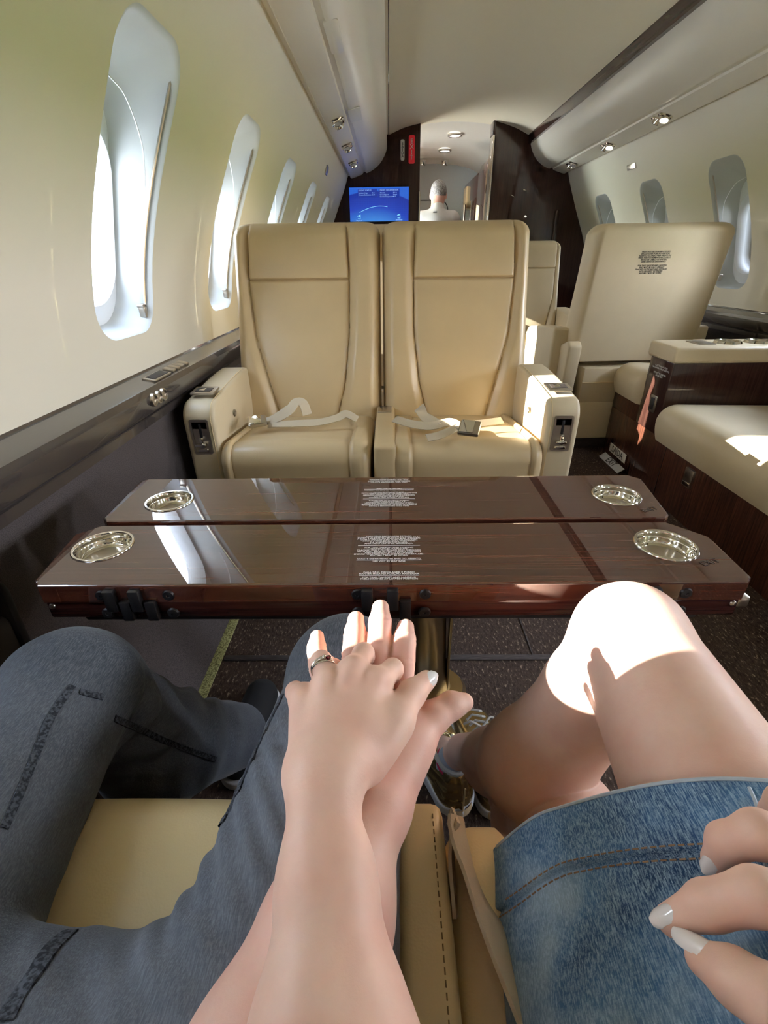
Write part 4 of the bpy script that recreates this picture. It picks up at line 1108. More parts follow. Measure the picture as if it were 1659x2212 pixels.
# ------------------------------------------------------------------ people
def woman_left_hand():
    z = .004
    wr = J(702, 1700, .752); el = J(715, 2250, .712)
    mI, mM, mR, mP = J(812, 1474, .758), J(763, 1450, .763), J(708, 1472, .760), J(652, 1506, .750)
    cI, cM, cR, cP = J(752, 1655, .752), J(722, 1655, .757), J(690, 1660, .756), J(662, 1665, .750)
    fI = [mI, J(848, 1446, .750), J(842, 1470, .722), J(828, 1490, .705)]
    fM = [mM, J(785, 1412, .756), J(797, 1428, .724), J(790, 1462, .704)]
    fR = [mR, J(694, 1428, .756), J(722, 1442, .724), J(735, 1468, .704)]
    fP = [mP, J(638, 1494, .744), J(648, 1506, .716), J(662, 1526, .700)]
    tC, tM, tI, tT = J(792, 1645, .742), J(850, 1562, .746), J(890, 1498, .744), J(921, 1470, .742)
    allp = np.array([wr, mI, mM, mR, mP, *fI, *fM, *fR, *fP, tT, tM])
    lo, hi = allp.min(0)-.02, allp.max(0)+.02
    lo[1] = wr[1]-.05
    def hand(P):
        d = cap(P, cI, mI, .0135, .0108); d = smin(d, cap(P, cM, mM, .0140, .0112), .012); d = smin(d, cap(P, cR, mR, .0135, .0105), .012)
        d = smin(d, cap(P, cP, mP, .0125, .0098), .012)
        d = smin(d, cap(P, wr, (A3(cM)+A3(cR))/2, .0180, .0160), .018)
        d = smin(d, cap(P, wr+np.array((-.004, 0, 0)), cP, .0125, .012), .014); d = smin(d, cap(P, wr+np.array((.005, 0, 0)), cI, .0125, .012), .014)
        th = chain(P, [tC, tM, tI], [.0155, .0128, .0106], .012); th = smin(th, cap(P, tI, tT, .0104, .0082), .005)
        th = smin(th, cap(P, A3(tC)*.55+A3(tM)*.45, A3(cI)*.55+A3(mI)*.45, .010, .008), .014)   # web
        d = smin(d, th, .011)
        out = d
        for f, r in ((fI, (.0100, .0085, .0074, .0060)), (fM, (.0102, .0087, .0076, .0062)), (fR, (.0098, .0082, .0072, .0060)), (fP, (.0090, .0074, .0064, .0054))):
            g = chain(P, f, r, .004); out = np.minimum(out, smin(d, g, .0065))
        # knuckle caps and tendons
        for q, r in ((mI, .0082), (mM, .0082), (mR, .0074), (mP, .0066)):
            out = smin(out, np.sqrt(((P-(q+np.array((0, -.002, .0048))))**2).sum(1))-r, .006)
        for a, b in ((cI, mI), (cM, mM), (cR, mR)):
            out = smin(out, cap(P, A3(a)*.3+A3(b)*.7+np.array((0, 0, .0085)), A3(b)+np.array((0, -.004, .0075)), .0022, .003), .008)
        return out
    def arm(P):
        mid = wr*.55+el*.45
        d = cap(P, wr, mid, .0168, .0222); d = smin(d, cap(P, mid, el, .0222, .034), .03)
        d = smin(d, cap(P, wr+np.array((-.005, .0, 0)), mid+np.array((-.003, 0, 0)), .0135, .019), .014)
        return d
    return dict(wr=wr, el=el, hand=boxed(hand, lo, hi), arm=arm, lo=lo, hi=hi, tI=tI, tT=tT, fR=fR, mR=mR)
WH = woman_left_hand()

# --- person in the denim skirt: legs, left arm, right hand (one skin)
hipR, kneR, ankR = A3((.285, -.12, .585)), A3((.287, .432, .640)), A3((.140, .610, .185))
hipL, kneL, ankL = A3((.190, -.12, .560)), A3((.238, .365, .380)), A3((.222, .620, .120))
def leg_sdf(P, hip, kne, ank, s=1.0, cb=.0, sq=.5):
    d = cap(P, hip, kne, .100*s, .064*s)
    d = smin(d, ell(P, kne+np.array((0, .012, .008)), (.052*s, .050*s, .052*s)), .03)
    ax = ank-kne; L = np.linalg.norm(ax); u = ax/L
    c1 = kne+ax*.14+np.array((-.006, -.03, -.012))*sq; c2 = kne+ax*.42+np.array((-.020, -.072, -.046))*sq; c3 = kne+ax*.70+np.array((-.010, -.046, -.024))*sq
    sh = chain(P, [kne, c1, c2, c3, ank], [.054*s, .058*s, (.058+cb)*s, (.042+cb*.5)*s, .0315*s], .03)
    return smin(d, sh, .025)
rH = dict()
def woman_right_hand():
    k = [J(1705, 1800, .730), J(1720, 1915, .732)]
    f1 = [J(1760, 1850, .725), J(1640, 1800, .738), J(1570, 1820, .722), J(1545, 1858, .706)]      # middle
    f2 = [J(1790, 1960, .730), J(1640, 1935, .742), J(1530, 1955, .722), J(1450, 1988, .704)]      # index
    th = [J(1800, 2250, .735), J(1680, 2175, .735), J(1590, 2115, .726), J(1520, 2072, .715)]
    f3 = [J(1760, 1790, .720), J(1700, 1740, .725), J(1680, 1760, .712), J(1690, 1790, .70)]
    wr = J(2000, 2120, .745); el = A3((.52, -.12, .80))
    pts = np.array(f1+f2+th+f3+[wr])
    def hand(P):
        d = cap(P, wr, f2[0], .024, .0165); d = smin(d, cap(P, wr, f1[0], .023, .0165), .014); d = smin(d, cap(P, wr, f3[0], .020, .0145), .014)
        d = smin(d, cap(P, wr, th[0], .020, .015), .016)
        out = d
        for f, r in ((f1, (.0145, .0128, .0110, .0082)), (f2, (.0150, .0132, .0116, .0084)), (th, (.0170, .0150, .0128, .0090)), (f3, (.0140, .012, .010, .008))):
            out = np.minimum(out, smin(d, chain(P, f, r, .005), .007))
        return out
    return dict(hand=boxed(hand, pts.min(0)-.02, pts.max(0)+.02), wr=wr, el=el, f1=f1, f2=f2, th=th, lo=pts.min(0), hi=pts.max(0))
RH = woman_right_hand()
shL, shR = A3((.145, -.27, 1.04)), A3((.50, -.27, 1.04)); elL = WH['el']+np.array((.03, -.06, .0)); chest = A3((.32, -.30, .98)); pelv = A3((.24, -.16, .60))
legsR = boxed(lambda P: leg_sdf(P, hipR, kneR, ankR, 1.0, .015, 1.0), np.array((.05, -.25, .10)), np.array((.42, .72, .76)))
legsL = boxed(lambda P: leg_sdf(P, hipL, kneL, ankL, .97), np.array((.03, -.25, .05)), np.array((.40, .72, .70)))
footR = lambda P: chain(P, [ankR, ankR+np.array((-.012, .02, -.06)), ankR+np.array((-.045, .13, -.10))], [.031, .030, .024], .02)
footL = lambda P: chain(P, [ankL, ankL+np.array((.005, .02, -.06)), ankL+np.array((.0, .14, -.075))], [.031, .030, .024], .02)
def woman_f(P):
    d = np.minimum(legsR(P), legsL(P)); d = np.minimum(d, np.minimum(footR(P), footL(P)))
    d = smin(d, cap(P, pelv, chest, .07, .06), .03); d = smin(d, cap(P, pelv, hipR, .07, .08), .03); d = smin(d, cap(P, pelv, hipL, .07, .08), .03)
    ar = np.minimum(WH['hand'](P), 1); ar = smin(ar, WH['arm'](P), .012)
    ar = smin(ar, chain(P, [WH['el'], elL, shL, chest], [.040, .042, .045, .06], .02), .02)
    r2 = smin(RH['hand'](P), cap(P, RH['wr'], RH['el'], .021, .034), .014); r2 = smin(r2, chain(P, [RH['el'], shR, chest], [.036, .042, .06], .02), .02)
    return np.minimum(np.minimum(d, ar), r2)
wm = sdf_mesh('person', woman_f, (.0-.12, -.42, .0), (.66, .80, 1.12), .0022, 2)
woman = link('person', wm, M['skin_w']); tag(woman, 'person on the right in a blue denim skirt and gold sneakers, holding hands', 'person')

# skirt
pw, pw2 = A3((.285, -.10, .585)), A3((.175, -.10, .570))
def hem_y(x, z=.70): return .208+.26*(.72-z)+.020*sstep(.085, .145, x)-.018*sstep(.16, .34, x)
def skirt_f(P):
    a = cap(P, pw, kneR+np.array((.005, 0, -.03)), .118, .098); b = cap(P, pw2, A3((.192, .385, .475)), .108, .082)
    d = smin(a, b, .09)
    d = smin(d, cap(P, A3((.40, -.1, .565)), A3((.345, .4, .575)), .085, .075), .06)
    d = smax(d, .512-P[:, 2], .02)
    x, y = P[:, 0], P[:, 1]; h = hem_y(x, P[:, 2])
    # hem band stands proud, with a groove behind its stitch line
    bandpos = h-.050
    d = d-.0022*sstep(-.001, .002, y-bandpos)+.0022*np.exp(-((y-bandpos+.002)/.0022)**2)
    wr = .0028*np.sin(38*x+24*y+30*P[:, 2])*np.exp(-((y-bandpos+.02)/.05)**2)+.003*np.sin(21*x-34*y+1.3)*np.exp(-((y-.08)/.07)**2)
    d = d+wr*.6
    inner = np.minimum(d+.0065, 1)
    d = smax(d, (y-h)*.94, .002)
    d = smax(d, -(np.maximum(inner, -(y-(h-.03)))), .0005)       # open rim
    d = smax(d, -.20-y, .01)
    return d
sm = sdf_mesh('skirt', skirt_f, (-.02, -.23, .49), (.56, .32, .76), .0027, 2)
skirt = link('skirt', sm, M['skirt'], woman)
bv = bvh_of(skirt)
def dashes(parent, name, pts, r, mt, on=.004, off=.002):
    m = MB(); L = 0; P = [Vector(p) for p in pts]; seg = []; 
    for a, b in zip(P[:-1], P[1:]):
        n = max(1, int((b-a).length/.001))
        for k in range(n): seg.append(a.lerp(b, k/n))
    per = int((on+off)/.001); onn = int(on/.001)
    for i in range(0, len(seg)-per, per): m.tube([seg[i], seg[i+onn//2], seg[i+onn]], r, 4)
    return m.obj(name, M[mt], parent)
def hem_line(y_off, x0, x1, lift=.0008, n=70):
    out = []
    for x in np.linspace(x0, x1, n):
        zz = .70
        for _ in range(4):
            loc, nr, _, _ = bv.ray_cast(Vector((x, float(hem_y(x, zz))+y_off, 1.0)), Vector((0, 0, -1)))
            if loc is not None: zz = loc.z
        if loc is not None and loc.z > .53: out.append(loc+Vector((0, 0, lift)))
    return out
for yo in (-.0465, -.055): dashes(skirt, 'stitching', hem_line(yo, .085, .42), .0007, 'stitch')
hl = hem_line(-.0015, .08, .44, .0002, 110)
if len(hl) > 3: MB().tube(hl, .0016, 6).obj('hem_edge', M['skirt_pale'], skirt)
side = [p for p in seam_points(bv, [(1618, 1702), (1632, 1735), (1645, 1785), (1652, 1850), (1657, 1900)], .0006)]
if len(side) > 3: MB().tube(side, .0014, 5).obj('side_seam', M['skirt_pale'], skirt)
# blouse over the torso
def blouse_f(P):
    d = ell(P, (.32, -.33, .84), (.17, .10, .30)); d = smin(d, cap(P, shL, elL+np.array((.02, -.03, .06)), .062, .055), .05); d = smin(d, cap(P, shR, RH['el']+np.array((0, -.02, .06)), .062, .055), .05)
    return d
link('blouse', sdf_mesh('blouse', blouse_f, (-.08, -.46, .5), (.66, .02, 1.2), .008, 1), M['blouse'], woman)

# nails and ring
def nail(parent, tip, prev, up, L=.012, w=.0095, material='nail', lift=.0042, over=.006):
    tip = A3(tip); prev = A3(prev); t = (tip-prev)/np.linalg.norm(tip-prev); u = A3(up)-t*t.dot(A3(up)); u /= np.linalg.norm(u); b = np.cross(t, u)
    rows = []
    for s in np.linspace(0, 1, 8):
        row = []; ww = w/2*(1-max(0, s-.72)**2*6)*(1-max(0, .25-s)**2*5)
        for q in np.linspace(-1, 1, 9):
            ang = q*.95; row.append(tip+t*(over-L+L*s)+b*(math.sin(ang)/math.sin(.95)*ww)+u*(lift+(math.cos(ang)-1)*w*.55-.0012*s*s))
        rows.append(row)
    m = MB(); m.grid(rows); n = len(rows)*9
    m.grid([[p-u*.0010 for p in r] for r in rows]); return m.obj('fingernail', M[material], parent, 60)
nail(woman, WH['tT'], WH['tI'], (.62, -.35, .7), .0165, .0115, lift=.0088, over=.0078)
nail(woman, RH['f1'][3], RH['f1'][2], (-.75, -.35, .55), .0135, .0096, lift=.0092, over=.0085)
nail(woman, RH['f2'][3], RH['f2'][2], (-.75, .1, .65), .0160, .0100, lift=.0096, over=.0090)
nail(woman, RH['th'][3], RH['th'][2], (-.25, .35, .9), .0290, .0118, lift=.0108, over=.014)
a, b = A3(WH['fR'][0]), A3(WH['fR'][1]); ax = (b-a)/np.linalg.norm(b-a); c = a*.40+b*.60
T = frame(c, np.cross((0, 0, 1), ax), np.cross(ax, np.cross((0, 0, 1), ax)))
ring = MB()
for k, o in enumerate((-.0014, .0, .0014)):
    ring.tube([T @ Vector((math.cos(w)*.0097, math.sin(w)*.0097, o*(1+.8*math.sin(w)))) for w in np.linspace(0, 2*PI, 40)],   .0008, 8)
rg = ring.obj('ring', M['silver'], woman)
MB().lathe([(0, .0022), (.0016, .0018), (.0024, .0006), (.0014, -.001)], 12, T @ Matrix.Translation((-.0050, .0098, -.0005)) @ Matrix.Rotation(-1.2, 4, 'X')).obj('ring_stone', M['ruby'], rg)
MB().lathe([(0, .0022), (.0012, .0018), (.0018, .0006), (.0012, -.001)], 12, T @ Matrix.Translation((-.0015, .0112, -.0005)) @ Matrix.Rotation(-1.2, 4, 'X')).obj('ring_stone', M['chrome'], rg)

# sneakers
def sneaker(parent, heel, toe, zs, ank, roll=0.0):
    heel = A3((*heel, zs)); toe = A3((*toe, zs)); d = toe-heel; L = np.linalg.norm(d); u = d/L; s = np.cross(u, (0, 0, 1.0)); w = A3((0, 0, 1.0))
    R = np.stack([s, u, w], 1); org = heel
    loc = lambda P: (P-org) @ R
    def hw(y): return .0365+.0145*np.sin(np.clip(y/L, 0, 1)*PI*.8+.2)*np.clip(y/L*2.2, 0, 1)
    def outline(q, e=0.0):
        y = q[:, 1]; h = hw(y)+e
        r0 = .034; yc = np.clip(y, r0, L-.042)
        dx = np.abs(q[:, 0])-h+.030; dy = np.abs(y-yc)
        return np.sqrt(np.maximum(dx, 0)**2+np.maximum(dy, 0)**2)+np.minimum(dx, 0)-.030-e*0
    def solef(P):
        q = loc(P); a = outline(q, .003); zt = .030-.004*np.cos(q[:, 1]/L*PI)
        return smax(a, np.abs(q[:, 2]-zt/2)-zt/2, .004)
    def upperf(P):
        q = loc(P); y = q[:, 1]/L
        top = np.interp(y, [0, .12, .30, .45, .65, .85, 1.0], [.105, .100, .088, .098, .075, .058, .045])
        shr = np.clip((q[:, 2]-.02)/.08, 0, 1); a = outline(q, 0)+.017*shr**1.3
        dd = smax(a, q[:, 2]-top, .014); dd = smax(dd, .012-q[:, 2], .003)
        # counter seam at the heel
        dd = dd+.0012*np.exp(-((q[:, 2]-.048)/.0016)**2)*(y < .22)+.001*np.sin(q[:, 2]*260+q[:, 1]*90)*(y < .45)*.6
        hole = ell(q, (0, .085, .118), (.027, .058, .040)); return smax(dd, -hole, .004)
    bb = np.array([heel-.07, toe+.07, heel+.07, toe-.07]); lo = bb.min(0); hi = bb.max(0); lo[2] = zs-.01; hi[2] = zs+.14
    sh = thing('sneaker', '', ''); del sh['label']; del sh['category']; sh.parent = parent
    so = link('sole', sdf_mesh('sole', solef, lo, hi, .0028, 2), M['sole'], sh)
    up = link('upper', sdf_mesh('upper', upperf, lo, hi, .0024, 2), M['gold'], sh)
    G = lambda x, y, z: org+R @ A3((x, y, z))
    MB().tube([G(.0, -.002, .012), G(.0, -.003, .10)], .0016, 6).obj('heel_seam', M['leather3'], up)
    hb = [G(math.sin(a)*.0335, .032-math.cos(a)*.034, .014) for a in np.linspace(-.8, .8, 14)]
    MB().tube(hb, .012, 8, flat=(1, .22)).obj('heel_patch', M['sole_tan'], up)
    col = [G(.029*math.cos(a), .082+.055*math.sin(a), .100-.012*math.sin(a)*(math.sin(a) > 0)) for a in np.linspace(0, 2*PI, 30)]
    MB().tube(col, .0052, 8).obj('collar', M['lace'], up)
    for k in range(4):
        y = .150+k*.022; z = .100-k*.0075
        MB().tube([G(-.022, y, z-.008), G(-.008, y+.004, z+.003), G(.012, y-.004, z+.004), G(.023, y+.003, z-.008)], .0028, 6).obj('lace', M['lace'], up)
    for q in ((.02, .02), (-.025, .012), (.012, -.02), (-.012, -.03)):
        MB().tube(catmull([G(0, .150, .104), G(q[0], .150+q[1]*.6, .118), G(q[0]*1.6, .150+q[1], .106)], 6), .0026, 6).obj('lace', M['lace'], up)
    def sockf(P): return cap(P, A3(ank)*.45+G(0, .075, .05)*.55, G(0, .075, .05), .0345, .036)
    b = np.array([A3(ank), G(0, .075, .05)]); sk = link('sock', sdf_mesh('sock', sockf, b.min(0)-.05, b.max(0)+.05, .003, 1), M['sock'], sh)
    t = A3(ank)*.45+G(0, .075, .05)*.55; axs = (t-G(0, .075, .05)); axs /= np.linalg.norm(axs); T = frame(t, (1, 0, 0), np.cross(axs, (1, 0, 0)))
    MB().tube([T @ Vector((math.cos(w)*.0352, math.sin(w)*.0352, 0)) for w in np.linspace(0, 2*PI, 30)], .0032, 6, flat=(1, 1)).obj('sock_trim', M['pink'], sk)
    return sh
sneaker(woman, (.140, .560), (.062, .815), .045, ankR)
sneaker(woman, (.226, .575), (.190, .835), .002, ankL)

# --- photographer: grey jeans, right forearm and open hand
def man_hand():
    wr = J(800, 1745, .700); el = J(585, 2330, .672)
    mI, mM, mR, mP = J(866, 1505, .718), J(817, 1488, .722), J(764, 1498, .719), J(706, 1520, .712)
    c = [J(846, 1680, .700), J(818, 1690, .702), J(790, 1695, .701), J(765, 1700, .698)]
    F_ = [([mI, J(869, 1432, .733), J(873, 1384, .741), J(876, 1356, .744)], (.0118, .0104, .0100, .0082)),
          ([mM, J(819, 1402, .738), J(821, 1345, .748), J(822, 1314, .751)], (.0118, .0106, .0102, .0084)),
          ([mR, J(764, 1418, .733), J(767, 1368, .741), J(769, 1338, .744)], (.0112, .0100, .0096, .0080)),
          ([mP, J(689, 1440, .723), J(684, 1400, .728), J(685, 1376, .730)], (.0100, .0086, .0082, .0068))]
    th = [J(822, 1668, .700), J(882, 1610, .708), J(938, 1548, .714), J(975, 1524, .716), J(1003, 1517, .716)]
    pts = np.array([wr, *th]+[p for f, _ in F_ for p in f])
    def hand(P):
        d = cap(P, c[0], mI, .0160, .0125)
        for q, m, r in ((c[1], mM, .0125), (c[2], mR, .0120), (c[3], mP, .0115)): d = smin(d, cap(P, q, m, .0155, r), .012)
        d = smin(d, cap(P, wr, (c[1]+c[2])/2, .0230, .018), .02)
        d = smin(d, cap(P, wr+np.array((.008, 0, 0)), c[0], .019, .016), .016)
        t = chain(P, th[:3], [.0205, .0165, .0125], .012); t = smin(t, cap(P, th[2], th[3], .0122, .0108), .006); t = smin(t, cap(P, th[3], th[4], .0106, .0078), .006)
        t = smin(t, ell(P, (th[0]+th[1])/2+np.array((0, 0, .004)), (.020, .026, .018)), .014)
        t = smin(t, cap(P, th[1], mI*.6+c[0]*.4, .0125, .0105), .018)
        d = smin(d, t, .014)
        # creases at the thumb joint
        ax = (th[3]-th[2])/np.linalg.norm(th[3]-th[2])
        out = d
        for f, r in F_:
            g = chain(P, f, r, .005)
            for k in (1, 2):
                ax = (f[k+1]-f[k-1])/np.linalg.norm(f[k+1]-f[k-1]); s = (P-f[k]) @ ax
                g = g+.0008*np.exp(-(s/.0011)**2)
            g = g-.0009*np.exp(-(((P-(f[1]*.5+f[2]*.5)) @ ax)/.006)**2)
            out = np.minimum(out, smin(d, g, .006))
        return out
    def arm(P):
        m = wr*.5+el*.5
        d = cap(P, wr, m, .0235, .0345); return smin(d, cap(P, m, el, .0345, .046), .03)
    return dict(hand=boxed(hand, pts.min(0)-.025, pts.max(0)+.02), arm=arm, wr=wr, el=el, lo=pts.min(0), hi=pts.max(0), th=th)
MH = man_hand()
shM, elM = A3((-.05, -.30, 1.05)), MH['el']+np.array((-.02, -.09, .01))
def man_f(P):
    d = smin(MH['hand'](P), MH['arm'](P), .014)
    d = smin(d, chain(P, [MH['el'], elM, shM, A3((-.25, -.33, .98)), A3((-.25, -.30, .62))], [.046, .048, .05, .06, .06], .03), .02)
    return d
mm = sdf_mesh('person', man_f, (-.36, -.42, .52), (.14, .46, 1.14), .0021, 2)
man = link('person', mm, M['skin_m']); tag(man, 'person on the left in charcoal jeans, open palm up under the other hand', 'person')
nail(man, MH['th'][4], MH['th'][3], (.9, .25, -.2), .012, .012, 'nail_bare', lift=.0068, over=.004)
# jeans
hl_, kl_, al_ = A3((-.365, -.06, .585)), A3((-.415, .425, .560)), A3((-.350, .690, .120))
hr_, kr_, ar_ = A3((-.100, -.06, .588)), A3((-.056, .428, .590)), A3((-.105, .500, .100))
def folds(P, c, ax, amp, freq, rad, ph=0.0):
    q = P-A3(c); s = q @ (A3(ax)/np.linalg.norm(ax))
    return amp*np.sin(s*freq+ph+6*np.sin(9*q[:, 0]+7*q[:, 2]))*np.exp(-((q**2).sum(1))/rad**2)
def jeans_f(P):
    L = cap(P, hl_, kl_, .100, .078); L = smin(L, ell(P, kl_+np.array((0, .004, .004)), (.076, .070, .068)), .03)
    ms = (kl_*.52+al_*.48)+np.array((0, -.045, -.01))
    L = smin(L, chain(P, [kl_, ms, al_], [.072, .086, .070], .04), .022)
    R = cap(P, hr_, kr_, .098, .068); R = smin(R, ell(P, kr_+np.array((0, .006, 0)), (.066, .062, .062)), .03)
    R = smin(R, chain(P, [kr_, (kr_+ar_)/2+np.array((0, -.03, 0)), ar_], [.062, .070, .060], .04), .022)
    pv = ell(P, (-.235, -.05, .585), (.200, .222, .088)); pv = smin(pv, cap(P, A3((-.24, -.12, .60)), A3((-.24, -.22, .74)), .11, .12), .06)
    d = smin(np.minimum(L, R), pv, .060)
    x, y, z = P[:, 0], P[:, 1], P[:, 2]
    w = folds(P, (-.10, .24, .64), (.75, .62, .1), .0022, 260, .09)+folds(P, (-.15, .15, .63), (.35, .9, .2), .0012, 230, .08, 1.1)
    w = w+folds(P, (-.31, .46, .50), (.9, -.2, .55), .0050, 150, .085, .4)+folds(P, (-.33, .56, .34), (.6, .3, -.7), .0050, 110, .12, 2.0)
    w = w+folds(P, (-.36, .14, .63), (.5, .85, .1), .0022, 190, .12, .3)+folds(P, (-.30, .06, .66), (.8, .3, .2), .0008, 170, .12)
    w = w+.0008*np.sin(55*x+30*y)*np.sin(48*y-22*z)+.0012*np.sin(180*y+60*x-30*z+2*np.sin(40*x))*np.exp(-((y-.29)/.07)**2)*(x > -.25)
    d = d+w
    # cuffs end
    return smax(d, .085-z, .004)
jm = sdf_mesh('jeans', jeans_f, (-.56, -.38, .07), (.06, .80, .88), .0042, 2)
jeans = link('jeans', jm, M['jeans'], man)
bj = bvh_of(jeans)
def seam(pix, w=.0040, h=.0014):
    P = seam_points(bj, pix, .0, 12)
    if len(P) < 4: return
    rows = []
    for i, p in enumerate(P):
        t = (P[min(i+1, len(P)-1)]-P[max(i-1, 0)]).normalized(); loc, nr, _, _ = bj.find_nearest(p)
        v = (Vector(CPOS)-p).normalized()
        if nr.dot(v) < 0: nr = -nr
        b = t.cross(nr).normalized(); rip = 1+.12*math.sin(i*1.9)
        rows.append([p+b*w*1.1-nr*.002, p+b*w*.9+nr*h*rip, p+b*w*.25+nr*h*1.1, p-b*w*.25+nr*h*1.1, p-b*w*.9+nr*h*rip, p-b*w*1.1-nr*.002])
    MB().grid(rows).obj('seam', M['jeans_seam'], jeans, 60)
seam([(8, 1790), (40, 1720), (75, 1635), (110, 1550), (156, 1482)])
seam([(172, 1494), (196, 1500), (222, 1506)])
seam([(247, 1552), (300, 1574), (360, 1602), (425, 1626), (465, 1640)])
seam([(612, 1500), (578, 1570), (545, 1640), (518, 1700), (484, 1770), (440, 1845)], .0028)
seam([(152, 2012), (110, 2050), (70, 2110), (35, 2160), (8, 2208)], .006)
# shoes
def shoe_f(P, a, b, z):
    d = cap(P, A3((*a, z+.05)), A3((*b, z+.035)), .047, .042); d = smax(d, z+.012-P[:, 2], .004); return d
def sole_f(P, a, b, z):
    d = cap(P*np.array((1, 1, 0.)), A3((*a, 0)), A3((*b, 0)), .050, .046); return smax(d, np.abs(P[:, 2]-(z+.012))-.012, .003)
for a, b in (((-.350, .690), (-.345, .875)), ((-.105, .505), (-.115, .70))):
    lo = np.array((min(a[0], b[0])-.07, a[1]-.07, 0)); hi = np.array((max(a[0], b[0])+.07, b[1]+.07, .13))
    sh = link('shoe', sdf_mesh('shoe', lambda P: shoe_f(P, a, b, 0), lo, hi, .004, 1), M['shoe_black'], man)
    link('shoe_sole', sdf_mesh('shoe_sole', lambda P: sole_f(P, a, b, 0), lo-np.array((0, 0, .01)), hi, .004, 1), M['sole'], sh)
def shirt_f(P):
    d = ell(P, (-.25, -.37, .86), (.19, .11, .30)); d = smin(d, cap(P, shM, elM+np.array((0, -.02, .05)), .07, .062), .05)
    d = smin(d, chain(P, [A3((-.45, -.32, 1.05)), A3((-.54, -.30, .78)), A3((-.50, -.12, .72))], [.07, .06, .05], .04), .05)
    return d
link('shirt', sdf_mesh('shirt', shirt_f, (-.66, -.52, .5), (.10, .0, 1.22), .009, 1), M['shirt_d'], man)

# --- person standing in the vestibule, seen from behind
mx, my = .535, 6.15
def stand_body(P):
    d = ell(P, (mx+.01, my+.04, 1.675), (.082, .098, .112)); d = smin(d, ell(P, (mx+.025, my+.09, 1.63), (.06, .07, .08)), .03)
    d = smin(d, cap(P, A3((mx, my+.015, 1.61)), A3((mx-.01, my-.03, 1.48)), .064, .074), .03)
    for s in (-1, 1): d = smin(d, ell(P, (mx+s*.083+.01, my+.05, 1.655), (.012, .024, .034)), .008)
    d = smin(d, ell(P, (mx, my-.03, 1.2), (.15, .09, .32)), .05)
    for s in (-1, 1):
        d = smin(d, chain(P, [A3((mx+s*.17, my-.02, 1.42)), A3((mx+s*.24, my+.0, 1.14)), A3((mx+s*.20, my+.20, 1.0)), A3((mx+s*.17, my+.27, 1.0))], [.05, .042, .034, .028], .03), .03)
        for k in range(4): d = smin(d, chain(P, [A3((mx+s*.17-s*.012*k+s*.02, my+.27, 1.0)), A3((mx+s*.17-s*.012*k+s*.02, my+.34, .985)), A3((mx+s*.17-s*.012*k+s*.02, my+.36-.005*k, .96))], [.010, .009, .007], .005), .006)
        d = smin(d, chain(P, [A3((mx+s*.09, my-.02, .92)), A3((mx+s*.095, my, .5)), A3((mx+s*.095, my-.02, .08))], [.085, .06, .042], .04), .04)
    return d
sp = link('person', sdf_mesh('person', stand_body, (mx-.40, my-.25, 0), (mx+.40, my+.45, 1.86), .010, 2), M['skin_m'])
tag(sp, 'grey-haired person in a white shirt standing with back turned beyond the doorway', 'person')
def hair_f(P):
    d = ell(P, (mx+.01, my+.036, 1.690), (.087, .103, .112)); return smax(smax(d, 1.645-P[:, 2]+.35*np.maximum(P[:, 1]-my, 0), .01), -(ell(P, (mx+.03, my+.15, 1.64), (.075, .09, .11))), .01)
link('hair', sdf_mesh('hair', hair_f, (mx-.12, my-.14, 1.55), (mx+.14, my+.14, 1.86), .006, 1), M['hair_grey'], sp)
def wshirt_f(P):
    d = ell(P, (mx-.01, my-.035, 1.22), (.185, .125, .32)); d = smin(d, cap(P, A3((mx-.16, my-.03, 1.43)), A3((mx+.16, my-.03, 1.43)), .085, .085), .06)
    d = smin(d, cap(P, A3((mx-.01, my-.03, 1.45)), A3((mx-.0, my-.02, 1.53)), .085, .072), .03)
    for s in (-1, 1): d = smin(d, cap(P, A3((mx+s*.175, my-.02, 1.42)), A3((mx+s*.25, my+.0, 1.14)), .068, .066), .04)
    d = d+.004*np.sin(P[:, 0]*60+P[:, 2]*14)*np.clip((1.35-P[:, 2])*4, 0, 1)
    return smax(d, .88-P[:, 2], .01)
link('shirt', sdf_mesh('shirt', wshirt_f, (mx-.42, my-.3, .82), (mx+.42, my+.3, 1.62), .008, 1), M['shirt_w'], sp)
MB().box((mx-.055, my-.162, 1.487), (mx-.015, my-.118, 1.495), .002).obj('collar_tag', M['black'], sp)
def trous_f(P):
    d = chain(P, [A3((mx-.09, my-.02, .95)), A3((mx-.095, my, .5)), A3((mx-.095, my-.02, .05))], [.105, .08, .07], .04); d = smin(d, chain(P, [A3((mx+.09, my-.02, .95)), A3((mx+.095, my, .5)), A3((mx+.095, my-.02, .05))], [.105, .08, .07], .04), .05)
    return smax(d, .02-P[:, 2], .004)
link('trousers', sdf_mesh('trousers', trous_f, (mx-.3, my-.2, 0), (mx+.3, my+.2, 1.1), .012, 1), M['shirt_d'], sp)
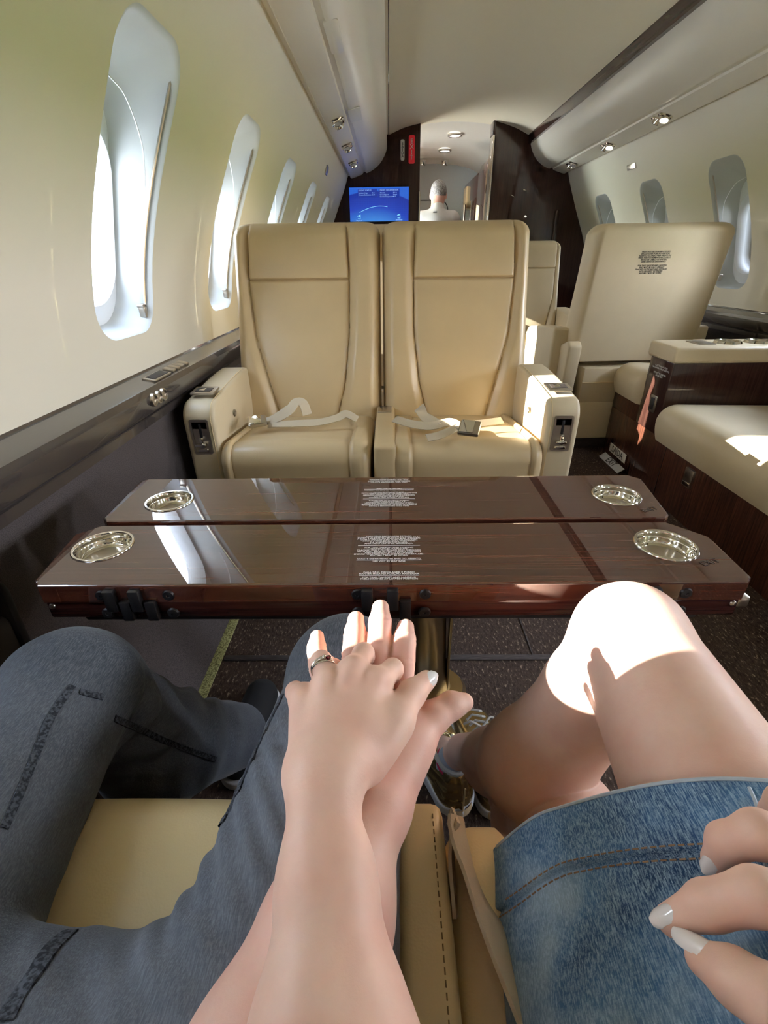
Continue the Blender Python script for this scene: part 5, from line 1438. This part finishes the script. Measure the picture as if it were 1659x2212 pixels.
# ------------------------------------------------------------------ daylight, camera
W = bpy.data.worlds.new('sky'); SC.world = W; W.use_nodes = True; t = W.node_tree
bg = t.nodes['Background']; tc = t.nodes.new('ShaderNodeTexCoord'); sx = t.nodes.new('ShaderNodeSeparateXYZ'); rp = t.nodes.new('ShaderNodeValToRGB')
t.links.new(tc.outputs['Generated'], sx.inputs[0]); t.links.new(sx.outputs['Z'], rp.inputs['Fac']); t.links.new(rp.outputs['Color'], bg.inputs['Color'])
rp.color_ramp.elements[0].color = (.95, .97, 1, 1); rp.color_ramp.elements[1].color = (.55, .72, 1, 1)
bg.inputs['Strength'].default_value = 32
SUN_DIR = Vector((1, .12, -.38)).normalized()
S = bpy.data.lights.new('sun', 'SUN'); S.energy = 66; S.angle = .006; S.color = (1, .95, .86)
so_ = bpy.data.objects.new('sun', S); COL.objects.link(so_); so_.rotation_mode = 'QUATERNION'; so_.rotation_quaternion = SUN_DIR.to_track_quat('-Z', 'Y')

cam = bpy.data.cameras.new('camera'); co = bpy.data.objects.new('camera', cam); COL.objects.link(co)
cam.sensor_fit = 'VERTICAL'; cam.sensor_height = 36; cam.lens = FPX*36/2212; cam.clip_start = .01; cam.clip_end = 1000
r, u, f = (Vector(CM[i]) for i in range(3))
mw = Matrix((r, u, -f)).transposed().to_4x4(); mw.translation = Vector(CPOS); co.matrix_world = mw
SC.camera = co
SC.view_settings.view_transform = 'Standard'; SC.view_settings.look = 'None'; SC.view_settings.gamma = 1
SC.view_settings.exposure = 1.05
SC.cycles.use_denoising = True
try: SC.cycles.denoiser = 'OPENIMAGEDENOISE'
except Exception: pass
SC.cycles.use_adaptive_sampling = True; SC.cycles.adaptive_threshold = .025; SC.cycles.adaptive_min_samples = 16; SC.cycles.time_limit = 1150
SC.cycles.max_bounces = 10; SC.cycles.diffuse_bounces = 6; SC.cycles.glossy_bounces = 5; SC.cycles.transmission_bounces = 4; SC.cycles.transparent_max_bounces = 8
SC.cycles.caustics_reflective = False; SC.cycles.caustics_refractive = False
SC.cycles.sample_clamp_indirect = 6
